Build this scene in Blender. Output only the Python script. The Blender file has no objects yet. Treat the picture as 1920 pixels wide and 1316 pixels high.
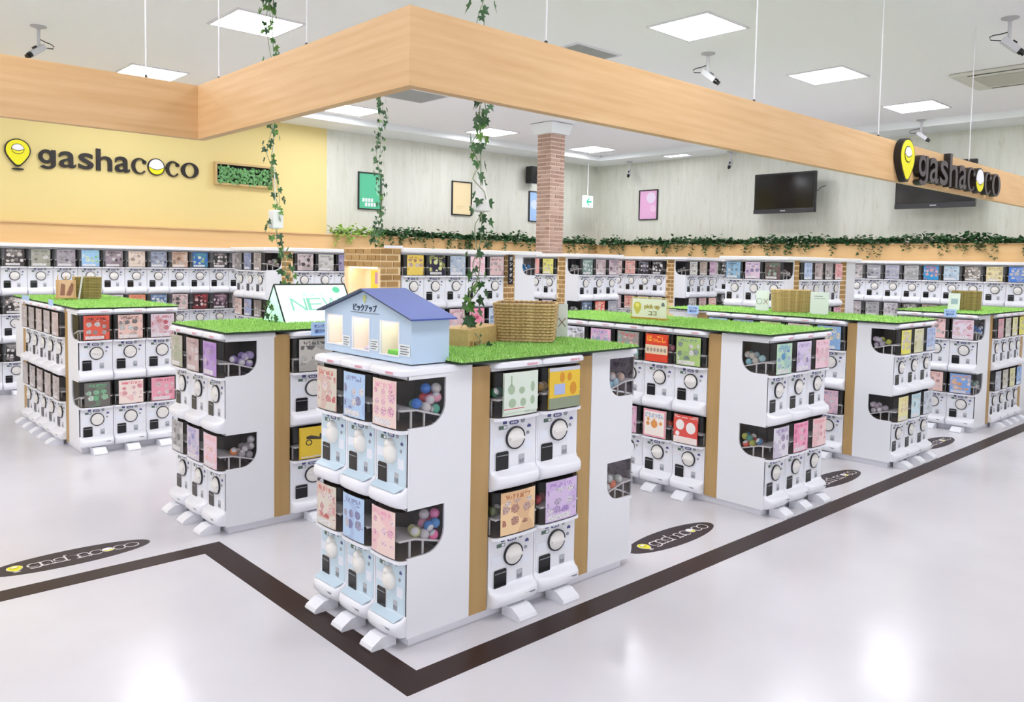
import bpy, bmesh, math, random
from mathutils import Vector, Matrix

random.seed(7)
PI = math.pi
scn = bpy.context.scene
COL = scn.collection

# ------------------------------------------------------------------ camera
CAM_H = 1.70
F_PX, W_PX, H_PX, CY_PX = 1502.48, 1920.0, 1316.0, 580.3
yaw, pitch, roll = math.radians(47.292), math.radians(-3.4156), math.radians(1.02886)
fw = Vector((math.cos(pitch) * math.cos(yaw), math.cos(pitch) * math.sin(yaw), math.sin(pitch)))
rt0 = Vector((math.sin(yaw), -math.cos(yaw), 0.0))
up0 = rt0.cross(fw)
rt = math.cos(roll) * rt0 + math.sin(roll) * up0
up = -math.sin(roll) * rt0 + math.cos(roll) * up0
cd = bpy.data.cameras.new('camera')
cam = bpy.data.objects.new('camera', cd)
COL.objects.link(cam)
cam.matrix_world = Matrix(((rt.x, up.x, -fw.x, 0), (rt.y, up.y, -fw.y, 0), (rt.z, up.z, -fw.z, CAM_H), (0, 0, 0, 1)))
cd.sensor_fit = 'HORIZONTAL'
cd.sensor_width = 36.0
cd.lens = 36.0 * F_PX / W_PX
cd.shift_y = -(H_PX / 2 - CY_PX) / W_PX
cd.clip_start = 0.05
cd.clip_end = 200
scn.camera = cam

# ------------------------------------------------------------------ world, exposure
world = bpy.data.worlds.new('world')
scn.world = world
world.use_nodes = True
world.node_tree.nodes['Background'].inputs[0].default_value = (0.95, 0.96, 1.0, 1)
world.node_tree.nodes['Background'].inputs[1].default_value = 1.0
scn.view_settings.view_transform = 'Standard'
scn.view_settings.look = 'None'
scn.view_settings.gamma = 1.0
scn.view_settings.use_curve_mapping = False
scn.view_settings.exposure = 0.70
LAMP = 16.0
try:
    scn.cycles.use_denoising = True
    scn.cycles.max_bounces = 10
    scn.cycles.transparent_max_bounces = 24
    scn.cycles.caustics_reflective = False
    scn.cycles.caustics_refractive = False
    scn.cycles.sample_clamp_indirect = 6.0
except Exception:
    pass

# ------------------------------------------------------------------ helpers
def lin(c):
    return c / 12.92 if c <= 0.04045 else ((c + 0.055) / 1.055) ** 2.4

def hexc(h):
    h = h.lstrip('#')
    return tuple(lin(int(h[i:i + 2], 16) / 255.0) for i in (0, 2, 4))

MATS = {}
def mat(name, col, rough=0.5, metal=0.0, emit=None, estr=0.0, spec=0.5, coat=0.0):
    if name in MATS:
        return MATS[name]
    m = bpy.data.materials.new(name)
    m.use_nodes = True
    b = m.node_tree.nodes['Principled BSDF']
    c = hexc(col) if isinstance(col, str) else col
    b.inputs['Base Color'].default_value = (*c, 1)
    b.inputs['Roughness'].default_value = rough
    b.inputs['Metallic'].default_value = metal
    b.inputs['Specular IOR Level'].default_value = spec
    b.inputs['Coat Weight'].default_value = coat
    if emit:
        b.inputs['Emission Color'].default_value = (*hexc(emit), 1)
        b.inputs['Emission Strength'].default_value = estr
    MATS[name] = m
    return m

class NT:
    """small node-tree helper"""
    def __init__(s, name):
        s.m = bpy.data.materials.new(name)
        s.m.use_nodes = True
        s.t = s.m.node_tree
        s.b = s.t.nodes['Principled BSDF']
        MATS[name] = s.m
    def n(s, typ, **kw):
        x = s.t.nodes.new(typ)
        for k, v in kw.items():
            setattr(x, k, v)
        return x
    def l(s, a, b):
        s.t.links.new(a, b)
    def math(s, op, a, b=None, c=None):
        x = s.n('ShaderNodeMath', operation=op)
        for i, v in enumerate((a, b, c)):
            if v is None:
                continue
            if hasattr(v, 'links'):
                s.l(v, x.inputs[i])
            else:
                x.inputs[i].default_value = v
        return x.outputs[0]
    def mix(s, f, a, b):
        x = s.n('ShaderNodeMix', data_type='RGBA')
        for k, v in ((0, f), (6, a), (7, b)):
            if hasattr(v, 'links'):
                s.l(v, x.inputs[k])
            else:
                x.inputs[k].default_value = v if k == 0 else (*v[:3], 1)
        return x.outputs[2]
    def ramp(s, f, stops):
        r = s.n('ShaderNodeValToRGB')
        s.l(f, r.inputs[0])
        el = r.color_ramp.elements
        while len(el) < len(stops):
            el.new(0.5)
        for e, (p, c) in zip(el, stops):
            e.position = p
            e.color = (*hexc(c), 1) if isinstance(c, str) else (*c, 1)
        return r.outputs[0]
    def noise(s, vec, scale, detail=3.0, rough=0.5):
        x = s.n('ShaderNodeTexNoise')
        x.inputs['Scale'].default_value = scale
        x.inputs['Detail'].default_value = detail
        x.inputs['Roughness'].default_value = rough
        s.l(vec, x.inputs['Vector'])
        return x.outputs[0]
    def mapped(s, scale=(1, 1, 1), coord='Object'):
        tc = s.n('ShaderNodeTexCoord')
        mp = s.n('ShaderNodeMapping')
        mp.inputs['Scale'].default_value = scale
        s.l(tc.outputs[coord], mp.inputs['Vector'])
        return mp.outputs[0]
    def base(s, c):
        s.l(c, s.b.inputs['Base Color'])
    def bump(s, h, strength=0.2, dist=0.01):
        x = s.n('ShaderNodeBump')
        x.inputs['Strength'].default_value = strength
        x.inputs['Distance'].default_value = dist
        s.l(h, x.inputs['Height'])
        s.l(x.outputs[0], s.b.inputs['Normal'])

class MB:
    """collects geometry for ONE mesh"""
    def __init__(s):
        s.v, s.f, s.m = [], [], []
        s.cm = 0
    def add(s, vs, fs):
        o = len(s.v)
        s.v += [tuple(p) for p in vs]
        for f in fs:
            s.f.append(tuple(i + o for i in f))
            s.m.append(s.cm)
        return s
    def box(s, x0, y0, z0, x1, y1, z1):
        v = [(x0, y0, z0), (x1, y0, z0), (x1, y1, z0), (x0, y1, z0), (x0, y0, z1), (x1, y0, z1), (x1, y1, z1), (x0, y1, z1)]
        return s.add(v, [(0, 3, 2, 1), (4, 5, 6, 7), (0, 1, 5, 4), (1, 2, 6, 5), (2, 3, 7, 6), (3, 0, 4, 7)])
    def cbox(s, c, d):
        return s.box(c[0] - d[0] / 2, c[1] - d[1] / 2, c[2] - d[2] / 2, c[0] + d[0] / 2, c[1] + d[1] / 2, c[2] + d[2] / 2)
    def prism(s, pts, plane, a, b):
        mp = {'xz': lambda p, t: (p[0], t, p[1]), 'xy': lambda p, t: (p[0], p[1], t), 'yz': lambda p, t: (t, p[0], p[1])}[plane]
        n = len(pts)
        v = [mp(p, a) for p in pts] + [mp(p, b) for p in pts]
        fs = [tuple(range(n))[::-1], tuple(range(n, 2 * n))]
        fs += [(i, (i + 1) % n, n + (i + 1) % n, n + i) for i in range(n)]
        return s.add(v, fs)
    def lathe(s, prof, n=16, c=(0, 0, 0), axis='z', ring=False):
        vs = []
        for r, z in prof:
            for k in range(n):
                a = 2 * PI * k / n
                p = (r * math.cos(a), r * math.sin(a), z)
                if axis == 'y':
                    p = (p[0], p[2], p[1])
                if axis == 'x':
                    p = (p[2], p[0], p[1])
                vs.append((p[0] + c[0], p[1] + c[1], p[2] + c[2]))
        fs = []
        for i in range(len(prof) - 1):
            for k in range(n):
                fs.append((i * n + k, i * n + (k + 1) % n, (i + 1) * n + (k + 1) % n, (i + 1) * n + k))
        if ring:
            q = (len(prof) - 1) * n
            fs += [(q + k, q + (k + 1) % n, (k + 1) % n, k) for k in range(n)]
        else:
            fs.append(tuple(range(n))[::-1])
            fs.append(tuple(range((len(prof) - 1) * n, len(prof) * n)))
        return s.add(vs, fs)
    def tube(s, path, r, n=6, closed=False):
        P = [Vector(p) for p in path]
        m = len(P)
        R = r if isinstance(r, (list, tuple)) else [r] * m
        vs, ref = [], None
        for i in range(m):
            if closed:
                t = (P[(i + 1) % m] - P[i - 1]).normalized()
            else:
                t = (P[min(i + 1, m - 1)] - P[max(i - 1, 0)]).normalized()
            if ref is None:
                ref = Vector((0, 0, 1)) if abs(t.z) < 0.9 else Vector((1, 0, 0))
            u = (ref - t * ref.dot(t)).normalized()
            w = t.cross(u)
            ref = u
            for k in range(n):
                a = 2 * PI * k / n
                vs.append(P[i] + R[i] * (math.cos(a) * u + math.sin(a) * w))
        fs = []
        for i in range(m if closed else m - 1):
            j = (i + 1) % m
            for k in range(n):
                fs.append((i * n + k, i * n + (k + 1) % n, j * n + (k + 1) % n, j * n + k))
        if not closed:
            fs.append(tuple(range(n))[::-1])
            fs.append(tuple(range((m - 1) * n, m * n)))
        return s.add(vs, fs)
    def sphere(s, c, r, n=12, m=8):
        prof = [(max(1e-5, r * math.sin(PI * i / m)), -r * math.cos(PI * i / m)) for i in range(m + 1)]
        return s.lathe(prof, n, c)
    def mesh(s, name, mats, smooth=False, angle=None):
        me = bpy.data.meshes.new(name)
        me.from_pydata(s.v, [], s.f)
        for m in (mats if isinstance(mats, (list, tuple)) else [mats]):
            me.materials.append(m)
        if any(s.m):
            me.polygons.foreach_set('material_index', s.m)
        bm = bmesh.new()
        bm.from_mesh(me)
        bmesh.ops.recalc_face_normals(bm, faces=bm.faces)
        bm.to_mesh(me)
        bm.free()
        if smooth:
            me.polygons.foreach_set('use_smooth', [True] * len(me.polygons))
            if angle:
                me.set_sharp_from_angle(angle=math.radians(angle))
        me.update()
        return me

def bevel_mesh(me, w, seg=2):
    bm = bmesh.new()
    bm.from_mesh(me)
    bmesh.ops.bevel(bm, geom=[e for e in bm.edges if e.calc_face_angle(0) > 0.5], offset=w, segments=seg, affect='EDGES', profile=0.5)
    bm.to_mesh(me)
    bm.free()
    return me

def link(name, data, parent=None, loc=(0, 0, 0), rz=0.0, sc=None):
    o = bpy.data.objects.new(name, data)
    COL.objects.link(o)
    o.location = loc
    if rz:
        o.rotation_euler = (0, 0, rz)
    if sc:
        o.scale = sc
    if parent:
        o.parent = parent
    return o

def tag(o, label, cat, group=None, kind=None):
    o['label'] = label
    o['category'] = cat
    if group:
        o['group'] = group
    if kind:
        o['kind'] = kind
    return o

def thing(name, label, cat, loc=(0, 0, 0), rz=0.0, group=None, sc=None):
    o = link(name, None, None, loc, rz, sc)
    o.empty_display_size = 0.05
    return tag(o, label, cat, group)

def struct(name, me, parent=None):
    o = link(name, me, parent)
    if parent is None:
        o['kind'] = 'structure'
    return o

TXT = {}
def text_mesh(body, extrude=0.002, offset=0.0, size=1.0):
    """text as a mesh standing in the xz plane, facing -y, lower-left at the origin; returns (verts, faces, w, h)"""
    key = (body, extrude, offset, size)
    if key in TXT:
        return TXT[key]
    c = bpy.data.curves.new('lettering', 'FONT')
    c.body = body
    c.size = size
    c.extrude = extrude
    c.offset = offset
    c.resolution_u = 4
    o = bpy.data.objects.new('lettering', c)
    COL.objects.link(o)
    bpy.context.view_layer.update()
    dg = bpy.context.evaluated_depsgraph_get()
    m = bpy.data.meshes.new_from_object(o.evaluated_get(dg))
    vs = [(v.co.x, -v.co.z, v.co.y) for v in m.vertices]
    fs = [tuple(p.vertices) for p in m.polygons]
    bpy.data.objects.remove(o)
    bpy.data.curves.remove(c)
    bpy.data.meshes.remove(m)
    x0 = min(v[0] for v in vs); z0 = min(v[2] for v in vs)
    x1 = max(v[0] for v in vs); z1 = max(v[2] for v in vs)
    vs = [(v[0] - x0, v[1], v[2] - z0) for v in vs]
    TXT[key] = (vs, fs, x1 - x0, z1 - z0)
    return TXT[key]

def fit_text(body, material, w=None, h=None, offset=0.0, thick=0.002, name='lettering'):
    """lettering mesh centred on the origin in xz, fitted to width w and/or height h"""
    vs, fs, tw, th = text_mesh(body, 0.02, offset)
    sx = w / tw if w else h / th
    sz = h / th if h else sx
    b = MB()
    b.add([((x - tw / 2) * sx, y * thick / 0.02, (z - th / 2) * sz) for x, y, z in vs], fs)
    return b.mesh(name, material)

# ------------------------------------------------------------------ materials
WHITE = mat('white_plastic', '#eeeff4', 0.28)
PANELW = mat('white_laminate', '#ebecef', 0.35)
LEDGE = mat('ledge_white', '#f5f3f2', 0.4)
BLUEP = mat('pale_blue_plastic', '#cfe3ee', 0.3)
BLACK = mat('black_plastic', '#0d0d12', 0.15)
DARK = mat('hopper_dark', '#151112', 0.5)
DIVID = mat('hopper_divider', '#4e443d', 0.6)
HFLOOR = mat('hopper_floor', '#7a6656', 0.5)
RAMP = mat('ramp_white', '#ece8e6', 0.4)
GREYP = mat('grey_plastic', '#b9bcc2', 0.4)
MIDG = mat('mid_grey', '#8d9096', 0.45)
RINGM = mat('dial_ring_black', '#23252b', 0.35)
NAVY = mat('navy_print', '#4a4f8c', 0.4)
GREENP = mat('grey_green_print', '#5c7468', 0.4)
COINM = mat('coin_grey', '#9aa0a6', 0.4)
PALEBLUEPRINT = mat('pale_blue_print', '#ecf0f8', 0.4)
PINKT = mat('pink_print', '#efb2bf', 0.4)
PLINTH = mat('plinth_grey', '#f0f0f6', 0.45)
SIGNBLK = mat('sign_black', '#1b1513', 0.5)
SIGNFACE = mat('sign_face_brown', '#4f474a', 0.4)
YELLOW = mat('sign_yellow', '#eee600', 0.35)
SIGNWHITE = mat('sign_white', '#f2f2f8', 0.35)
CARDW = mat('card_white', '#e9efef', 0.5)
CARDB = mat('card_blue', '#b4d2f4', 0.5)
INKB = mat('ink_blue', '#4a66a8', 0.5)
INKG = mat('ink_grey', '#6c7478', 0.5)
MORTAR = mat('mortar_cream', '#f6dcae', 0.8)
MORTARP = mat('mortar_pink', '#f0d8c6', 0.8)

def clear_plastic():
    t = NT('clear_plastic')
    nd = t.t.nodes
    out = nd['Material Output']
    tr = t.n('ShaderNodeBsdfTransparent')
    tr.inputs[0].default_value = (0.93, 0.93, 0.94, 1)
    gl = t.n('ShaderNodeBsdfGlossy')
    gl.inputs['Roughness'].default_value = 0.04
    lw = t.n('ShaderNodeLayerWeight')
    lw.inputs[0].default_value = 0.25
    f = t.math('MULTIPLY_ADD', lw.outputs['Fresnel'], 0.6, 0.03)
    mx = t.n('ShaderNodeMixShader')
    t.l(f, mx.inputs[0]); t.l(tr.outputs[0], mx.inputs[1]); t.l(gl.outputs[0], mx.inputs[2])
    t.l(mx.outputs[0], out.inputs[0])
    return t.m
CLEAR = clear_plastic()

def floor_mat():
    t = NT('vinyl_floor')
    v = t.mapped((1, 1, 1))
    n = t.noise(v, 1.3, 4)
    t.base(t.ramp(n, [(0.3, '#d3d0d3'), (0.7, '#dad8db')]))
    n2 = t.noise(v, 9.0, 3)
    t.l(t.math('MULTIPLY_ADD', n2, 0.10, 0.14), t.b.inputs['Roughness'])
    t.b.inputs['Specular IOR Level'].default_value = 0.36
    return t.m

def wood_mat(name, a, b, sc=(0.6, 6, 6), rough=0.5):
    t = NT(name)
    v = t.mapped(sc)
    n = t.noise(v, 3.0, 5, 0.6)
    w = t.n('ShaderNodeTexWave', wave_type='RINGS', rings_direction='Y')
    w.inputs['Scale'].default_value = 0.8
    w.inputs['Distortion'].default_value = 7.0
    w.inputs['Detail'].default_value = 3.0
    t.l(v, w.inputs['Vector'])
    f = t.math('ADD', t.math('MULTIPLY', n, 0.9), t.math('MULTIPLY', w.outputs[1], 0.1))
    t.base(t.ramp(f, [(0.25, a), (0.75, b)]))
    t.b.inputs['Roughness'].default_value = rough
    return t.m

def cream_wall():
    t = NT('pale_wood_wallpaper')
    v = t.mapped((1, 1, 0.14))
    n = t.noise(v, 9.0, 6, 0.65)
    v2 = t.mapped((1, 1, 0.25))
    n2 = t.noise(v2, 14.0, 5, 0.6)
    c = t.ramp(n, [(0.25, '#cfd0c0'), (0.5, '#dbdcd0'), (0.8, '#e3e4da')])
    k = t.ramp(n2, [(0.58, (0, 0, 0)), (0.70, (1, 1, 1))])
    sep = t.n('ShaderNodeSeparateColor')
    t.l(k, sep.inputs[0])
    c2 = t.mix(t.math('MULTIPLY', sep.outputs[0], 0.5), c, hexc('#c2bda6'))
    t.base(c2)
    t.b.inputs['Roughness'].default_value = 0.7
    return t.m

def brick_face(name, a, b):
    t = NT(name)
    oi = t.n('ShaderNodeObjectInfo')
    v = t.mapped((1, 1, 1))
    n = t.noise(v, 40.0, 4, 0.6)
    f = t.math('ADD', t.math('MULTIPLY', oi.outputs['Random'], 0.6), t.math('MULTIPLY', n, 0.4))
    t.base(t.ramp(f, [(0.15, a), (0.85, b)]))
    t.b.inputs['Roughness'].default_value = 0.8
    return t.m

def leaf_mat(name, a, b):
    t = NT(name)
    oi = t.n('ShaderNodeObjectInfo')
    v = t.mapped((1, 1, 1))
    n = t.noise(v, 30.0, 2)
    f = t.math('ADD', t.math('MULTIPLY', oi.outputs['Random'], 0.5), t.math('MULTIPLY', n, 0.5))
    t.base(t.ramp(f, [(0.2, a), (0.8, b)]))
    t.b.inputs['Roughness'].default_value = 0.45
    return t.m

def turf_mat():
    t = NT('turf_green')
    v = t.mapped((1, 1, 1))
    n = t.noise(v, 60.0, 3)
    t.base(t.ramp(n, [(0.3, '#96cc5c'), (0.7, '#c0e890')]))
    t.b.inputs['Roughness'].default_value = 0.7
    return t.m

def basket_mat(name, a, b):
    t = NT(name)
    v = t.mapped((1, 1, 1))
    n = t.noise(v, 55.0, 4, 0.7)
    t.base(t.ramp(n, [(0.3, a), (0.7, b)]))
    t.b.inputs['Roughness'].default_value = 0.75
    t.bump(n, 0.5, 0.004)
    return t.m

def poster_mat():
    t = NT('printed_poster')
    def att(n):
        a = t.n('ShaderNodeAttribute', attribute_type='OBJECT', attribute_name=n)
        return a.outputs['Color']
    A, B = att('tone_a'), att('tone_b')
    oi = t.n('ShaderNodeObjectInfo')
    seed = t.math('MULTIPLY', oi.outputs['Random'], 57.0)
    uv = t.n('ShaderNodeUVMap')
    sp = t.n('ShaderNodeSeparateXYZ')
    t.l(uv.outputs[0], sp.inputs[0])
    u, v = sp.outputs[0], sp.outputs[1]
    def vec(su, sv, k):
        c = t.n('ShaderNodeCombineXYZ')
        t.l(t.math('ADD', t.math('MULTIPLY', u, su), t.math('MULTIPLY', seed, k)), c.inputs[0])
        t.l(t.math('ADD', t.math('MULTIPLY', v, sv), t.math('MULTIPLY', seed, k * 1.3)), c.inputs[1])
        return c.outputs[0]
    def between(x, a, b):
        return t.math('MULTIPLY', t.math('GREATER_THAN', x, a), t.math('LESS_THAN', x, b))
    # ground: two soft fields
    ng = t.noise(vec(1.6, 1.6, 1.0), 1.0, 1.0)
    g1 = t.math('MULTIPLY', t.math('GREATER_THAN', ng, 0.55), 0.28)
    base = t.mix(g1, A, B)
    # figures
    vo = t.n('ShaderNodeTexVoronoi', voronoi_dimensions='2D')
    vo.inputs['Randomness'].default_value = 0.6
    vo.inputs['Scale'].default_value = 1.0
    t.l(vec(3.2, 3.6, 2.0), vo.inputs['Vector'])
    sc = t.n('ShaderNodeSeparateColor')
    t.l(vo.outputs['Color'], sc.inputs[0])
    dist = t.math('ADD', vo.outputs['Distance'], t.math('MULTIPLY', t.noise(vec(14, 14, 3.0), 1.0, 1.0), 0.25))
    figm = t.math('MULTIPLY', t.math('LESS_THAN', dist, t.math('MULTIPLY_ADD', sc.outputs[1], 0.2, 0.36)), between(v, 0.2, 0.8))
    figm = t.math('MULTIPLY', figm, between(u, 0.05, 0.95))
    figc = t.mix(t.math('MULTIPLY', sc.outputs[0], 0.75), B, (0.9, 0.88, 0.84))
    det = t.noise(vec(22, 26, 4.0), 1.0, 1.0)
    figc = t.mix(t.math('MULTIPLY', t.math('GREATER_THAN', det, 0.56), 0.55), figc, (0.08, 0.06, 0.06))
    c = t.mix(figm, base, figc)
    # title line
    tn = t.noise(vec(20, 9, 5.0), 1.0, 0.0)
    tm = t.math('MULTIPLY', t.math('GREATER_THAN', tn, 0.5), t.math('MULTIPLY', between(v, 0.82, 0.93), between(u, 0.12, 0.85)))
    c = t.mix(t.math('MULTIPLY', tm, 0.8), c, B)
    # caption box at the foot
    has = t.math('GREATER_THAN', oi.outputs['Random'], 0.35)
    bm_ = t.math('MULTIPLY', t.math('MULTIPLY', between(v, 0.03, 0.16), between(u, 0.06, 0.78)), has)
    c = t.mix(t.math('MULTIPLY', bm_, 0.85), c, (0.82, 0.8, 0.8))
    ln = t.noise(vec(30, 22, 6.0), 1.0, 0.0)
    lm_ = t.math('MULTIPLY', t.math('MULTIPLY', t.math('GREATER_THAN', ln, 0.58), bm_), 0.5)
    c = t.mix(lm_, c, (0.3, 0.28, 0.3))
    t.base(c)
    t.b.inputs['Roughness'].default_value = 0.35
    return t.m

FLOOR = floor_mat()
BEAMW = wood_mat('oak_veneer', '#d0a570', '#e2bd8a', (0.5, 0.5, 9))
BANDW = wood_mat('orange_veneer', '#e0b67c', '#e6c088', (0.4, 0.4, 5))
STRIPW = wood_mat('brown_veneer', '#b08e58', '#be9c66', (5, 5, 0.5))
CREAM = cream_wall()
YWALL = mat('yellow_wall', '#e8d593', 0.7)
CEILM = mat('ceiling_white', '#f7f6f8', 0.8)
SOFF = mat('soffit_white', '#eef2f2', 0.8)
BRICKY = brick_face('tan_brick', '#9a7440', '#bd9862')
BRICKP = brick_face('red_brown_brick', '#a08070', '#c4a898')
LEAFD = leaf_mat('ivy_dark', '#24442a', '#4c7a48')
LEAFL = leaf_mat('ivy_light', '#47762f', '#74a04a')
LEAFG = leaf_mat('fern_green', '#7fae3c', '#a8cc62')
STEM = mat('ivy_stem', '#8a9a78', 0.6)
TURF = turf_mat()
TURFE = mat('turf_edge', '#1f3a1c', 0.8)
BASK = basket_mat('woven_rope', '#a07c42', '#ead09a')
BASKD = basket_mat('woven_rush', '#7a6a3a', '#b8a266')
POSTER = poster_mat()
TAPE = mat('floor_tape_brown', '#2e1a14', 0.4, spec=0.3)

exec_order = []
# ------------------------------------------------------------------ the setting
XW, YW = 13.0, 11.5          # right wall, back wall
ZC, ZS = 3.85, 3.75          # ceiling, soffit
X0, Y0 = -12.0, -9.0
struct('floor', MB().box(X0, Y0, -0.1, XW + 0.2, YW + 0.2, 0.0).mesh('floor', FLOOR))
struct('ceiling', MB().box(X0, Y0, ZC, XW + 0.2, YW + 0.2, ZC + 0.1).mesh('ceiling', CEILM))
struct('wall_back', MB().box(6.53, YW, 0, XW + 0.2, YW + 0.15, ZC).mesh('wall_back', CREAM))
struct('wall_back_yellow', MB().box(X0, YW - 0.02, 0, 6.53, YW + 0.15, ZC).mesh('wall_back_yellow', YWALL))
struct('wall_right', MB().box(XW, Y0, 0, XW + 0.15, YW, ZC).mesh('wall_right', CREAM))
struct('trim_1', MB().box(X0, 10.78, ZS, XW, YW, ZC).mesh('soffit_back', SOFF))
struct('trim_2', MB().box(12.28, Y0, ZS, XW, 10.78, ZC).mesh('soffit_right', SOFF))
# veneer boxing above the machine rows, with a rounded nosing on top
struct('trim_3', MB().box(X0, 11.2, 1.80, XW, YW - 0.02, 2.06).mesh('boxing_back', BANDW))
struct('trim_4', MB().box(12.72, Y0, 1.80, XW, 11.2, 2.06).mesh('boxing_right', BANDW))
struct('trim_5', bevel_mesh(MB().box(X0, 11.18, 2.06, XW, YW - 0.02, 2.085).mesh('nosing_back', BEAMW), 0.008))
struct('trim_6', bevel_mesh(MB().box(12.70, Y0, 2.06, XW, 11.18, 2.085).mesh('nosing_right', BEAMW), 0.008))

# brown tape line on the floor
TZ = 0.002
def tape(name, x0, y0, x1, y1, label):
    tag(link(name, MB().box(x0, y0, 0.0, x1, y1, TZ).mesh(name, TAPE)), label, 'floor tape')
tape('floor_tape', 1.775, 2.485, XW, 2.622, 'dark brown floor tape running away beside the counter fronts')
tape('floor_tape', 1.775, 2.622, 1.917, 4.478, 'short dark brown floor tape in front of the light-blue machines')
tape('floor_tape', -6.0, 4.478, 1.917, 4.617, 'dark brown floor tape leading off towards the yellow wall side')

# hanging veneer fascia above the shop front
BX, BY, BY2, BZ0, BZ1 = 1.80, 2.55, 4.607, 2.364, 2.664
fas = thing('hanging_fascia', 'pale oak veneer fascia hung from ceiling, turning two corners over the shop front', 'fascia', (BX, BY, BZ0))
def fboard(x0, y0, x1, y1):
    me = MB().box(x0 - BX, y0 - BY, 0, x1 - BX, y1 - BY, BZ1 - BZ0).mesh('fascia_board', BEAMW)
    link('fascia_board', me, fas)
fboard(BX, BY, XW, BY + 0.05)
fboard(BX, BY + 0.05, BX + 0.05, BY2 + 0.05)
fboard(-6.0, BY2, BX, BY2 + 0.05)
wm = mat('steel_wire', '#e8e8ea', 0.4)
hk = mat('dark_hook', '#3a3a40', 0.5)
wire_me = MB().tube([(0, 0, 0), (0, 0, 1.0)], 0.004, 6).mesh('suspension_wire', wm)
hook_me = MB().lathe([(0.002, 0), (0.008, 0.003), (0.008, 0.014), (0.003, 0.02)], 8).mesh('wire_hook', hk)
for wx, wy in ((2.553, 2.575), (4.293, 2.575), (6.017, 2.575), (7.93, 2.575), (9.9, 2.575), (1.825, 4.375), (1.825, 3.395), (1.526, 4.63), (-0.6, 4.63)):
    link('suspension_wire', wire_me, fas, (wx - BX, wy - BY, BZ1 - BZ0), 0, (1, 1, ZC - BZ1))
    link('wire_hook', hook_me, fas, (wx - BX, wy - BY, BZ1 - BZ0))

# ------------------------------------------------------------------ ceiling lights (the room's lamps)
LEDM = mat('led_diffuser', '#ffffff', 0.5, emit='#f6f7ff', estr=LAMP)
FRM = mat('light_frame_white', '#e2e0e6', 0.5)
fr_me = MB()
for a in ((-.33, -.33, .33, -.305), (-.33, .305, .33, .33), (-.33, -.305, -.305, .305), (.305, -.305, .33, .305)):
    fr_me.box(a[0], a[1], -0.012, a[2], a[3], 0.0)
fr_me = fr_me.mesh('light_frame', FRM)
df_me = MB().box(-.305, -.305, -0.008, .305, .305, -0.001).mesh('light_diffuser', LEDM)
spots = [(3.34, 7.16, 'square ceiling light left of the ivy strand, above the fascia corner'),
         (3.35, 9.98, 'square ceiling light nearest the yellow wall, half hidden by the fascia'),
         (6.21, 4.32, 'largest square ceiling light, beside the middle security camera'),
         (8.76, 4.34, 'square ceiling light second along the row right of the security camera'),
         (11.2, 4.31, 'square ceiling light third along, above the black television'),
         (6.24, 10.23, 'square ceiling light under the fascia near the yellow wall end'),
         (8.87, 10.18, 'square ceiling light just behind the leafiest ivy strand'),
         (11.44, 10.24, 'square ceiling light right of the brick pillar top')]
for i, (x, y, lb) in enumerate(spots):
    t = thing('ceiling_light', lb, 'ceiling light', (x, y, ZC), 0, 'square ceiling lights')
    link('frame', fr_me, t)
    link('diffuser', df_me, t)
for x, y in ((3.34, 4.32), (6.22, 7.16), (8.8, 7.16), (11.3, 7.16), (0.5, 10.1), (0.5, 7.16), (0.5, 4.32), (0.5, 1.45), (3.34, 1.45), (6.22, 1.45), (8.8, 1.45), (11.3, 1.45),
             (-2.4, 4.32), (-2.4, 7.16), (-2.4, 10.1)):
    t = thing('ceiling_light', 'square ceiling light of the same grid, hidden by the fascia or out of view', 'ceiling light', (x, y, ZC), 0, 'ceiling lights out of view')
    link('frame', fr_me, t)
    link('diffuser', df_me, t)
t = thing('ceiling_light', 'slim recessed light in the soffit above the pink poster', 'ceiling light', (12.55, 9.1, ZS), 0, 'square ceiling lights')
link('frame', fr_me, t, (0, 0, 0), 0, (0.35, 0.8, 1))
link('diffuser', MB().box(-.305, -.305, -0.008, .305, .305, -0.001).mesh('slim_diffuser', mat('slim_led', '#ffffff', 0.5, emit='#f6f7ff', estr=3.0)), t, (0, 0, 0), 0, (0.35, 0.8, 1))

# ------------------------------------------------------------------ bricks
def unit_brick(material):
    b = MB()
    b.box(-0.5, -0.5, -0.5, 0.5, 0.5, 0.5)
    me = b.mesh('brick', material)
    return bevel_mesh(me, 0.04, 1)
BRK = {'y': unit_brick(BRICKY), 'p': unit_brick(BRICKP)}
def bricks(parent, org, face, width, z0, z1, ch, L, j, kind, skip=None):
    """courses of single bricks on a vertical face; face '-y' runs along +x from org, '-x' runs along +y from org (parent space)"""
    n = int(round((z1 - z0) / ch))
    for r in range(n):
        zc = z1 - (r + 0.5) * ch
        s = -L * (0.5 if r % 2 else 0.0)
        while s < width - 0.01:
            a, e = max(0.0, s) + j / 2, min(width, s + L) - j / 2
            s += L
            if e - a < 0.02:
                continue
            if skip and skip((a + e) / 2, zc):
                continue
            c, d = (a + e) / 2, e - a
            if face == '-y':
                link('brick', BRK[kind], parent, (org[0] + c, org[1], zc), 0, (d, 0.011, ch - j))
            else:
                link('brick', BRK[kind], parent, (org[0], org[1] + c, zc), 0, (0.011, d, ch - j))

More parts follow.
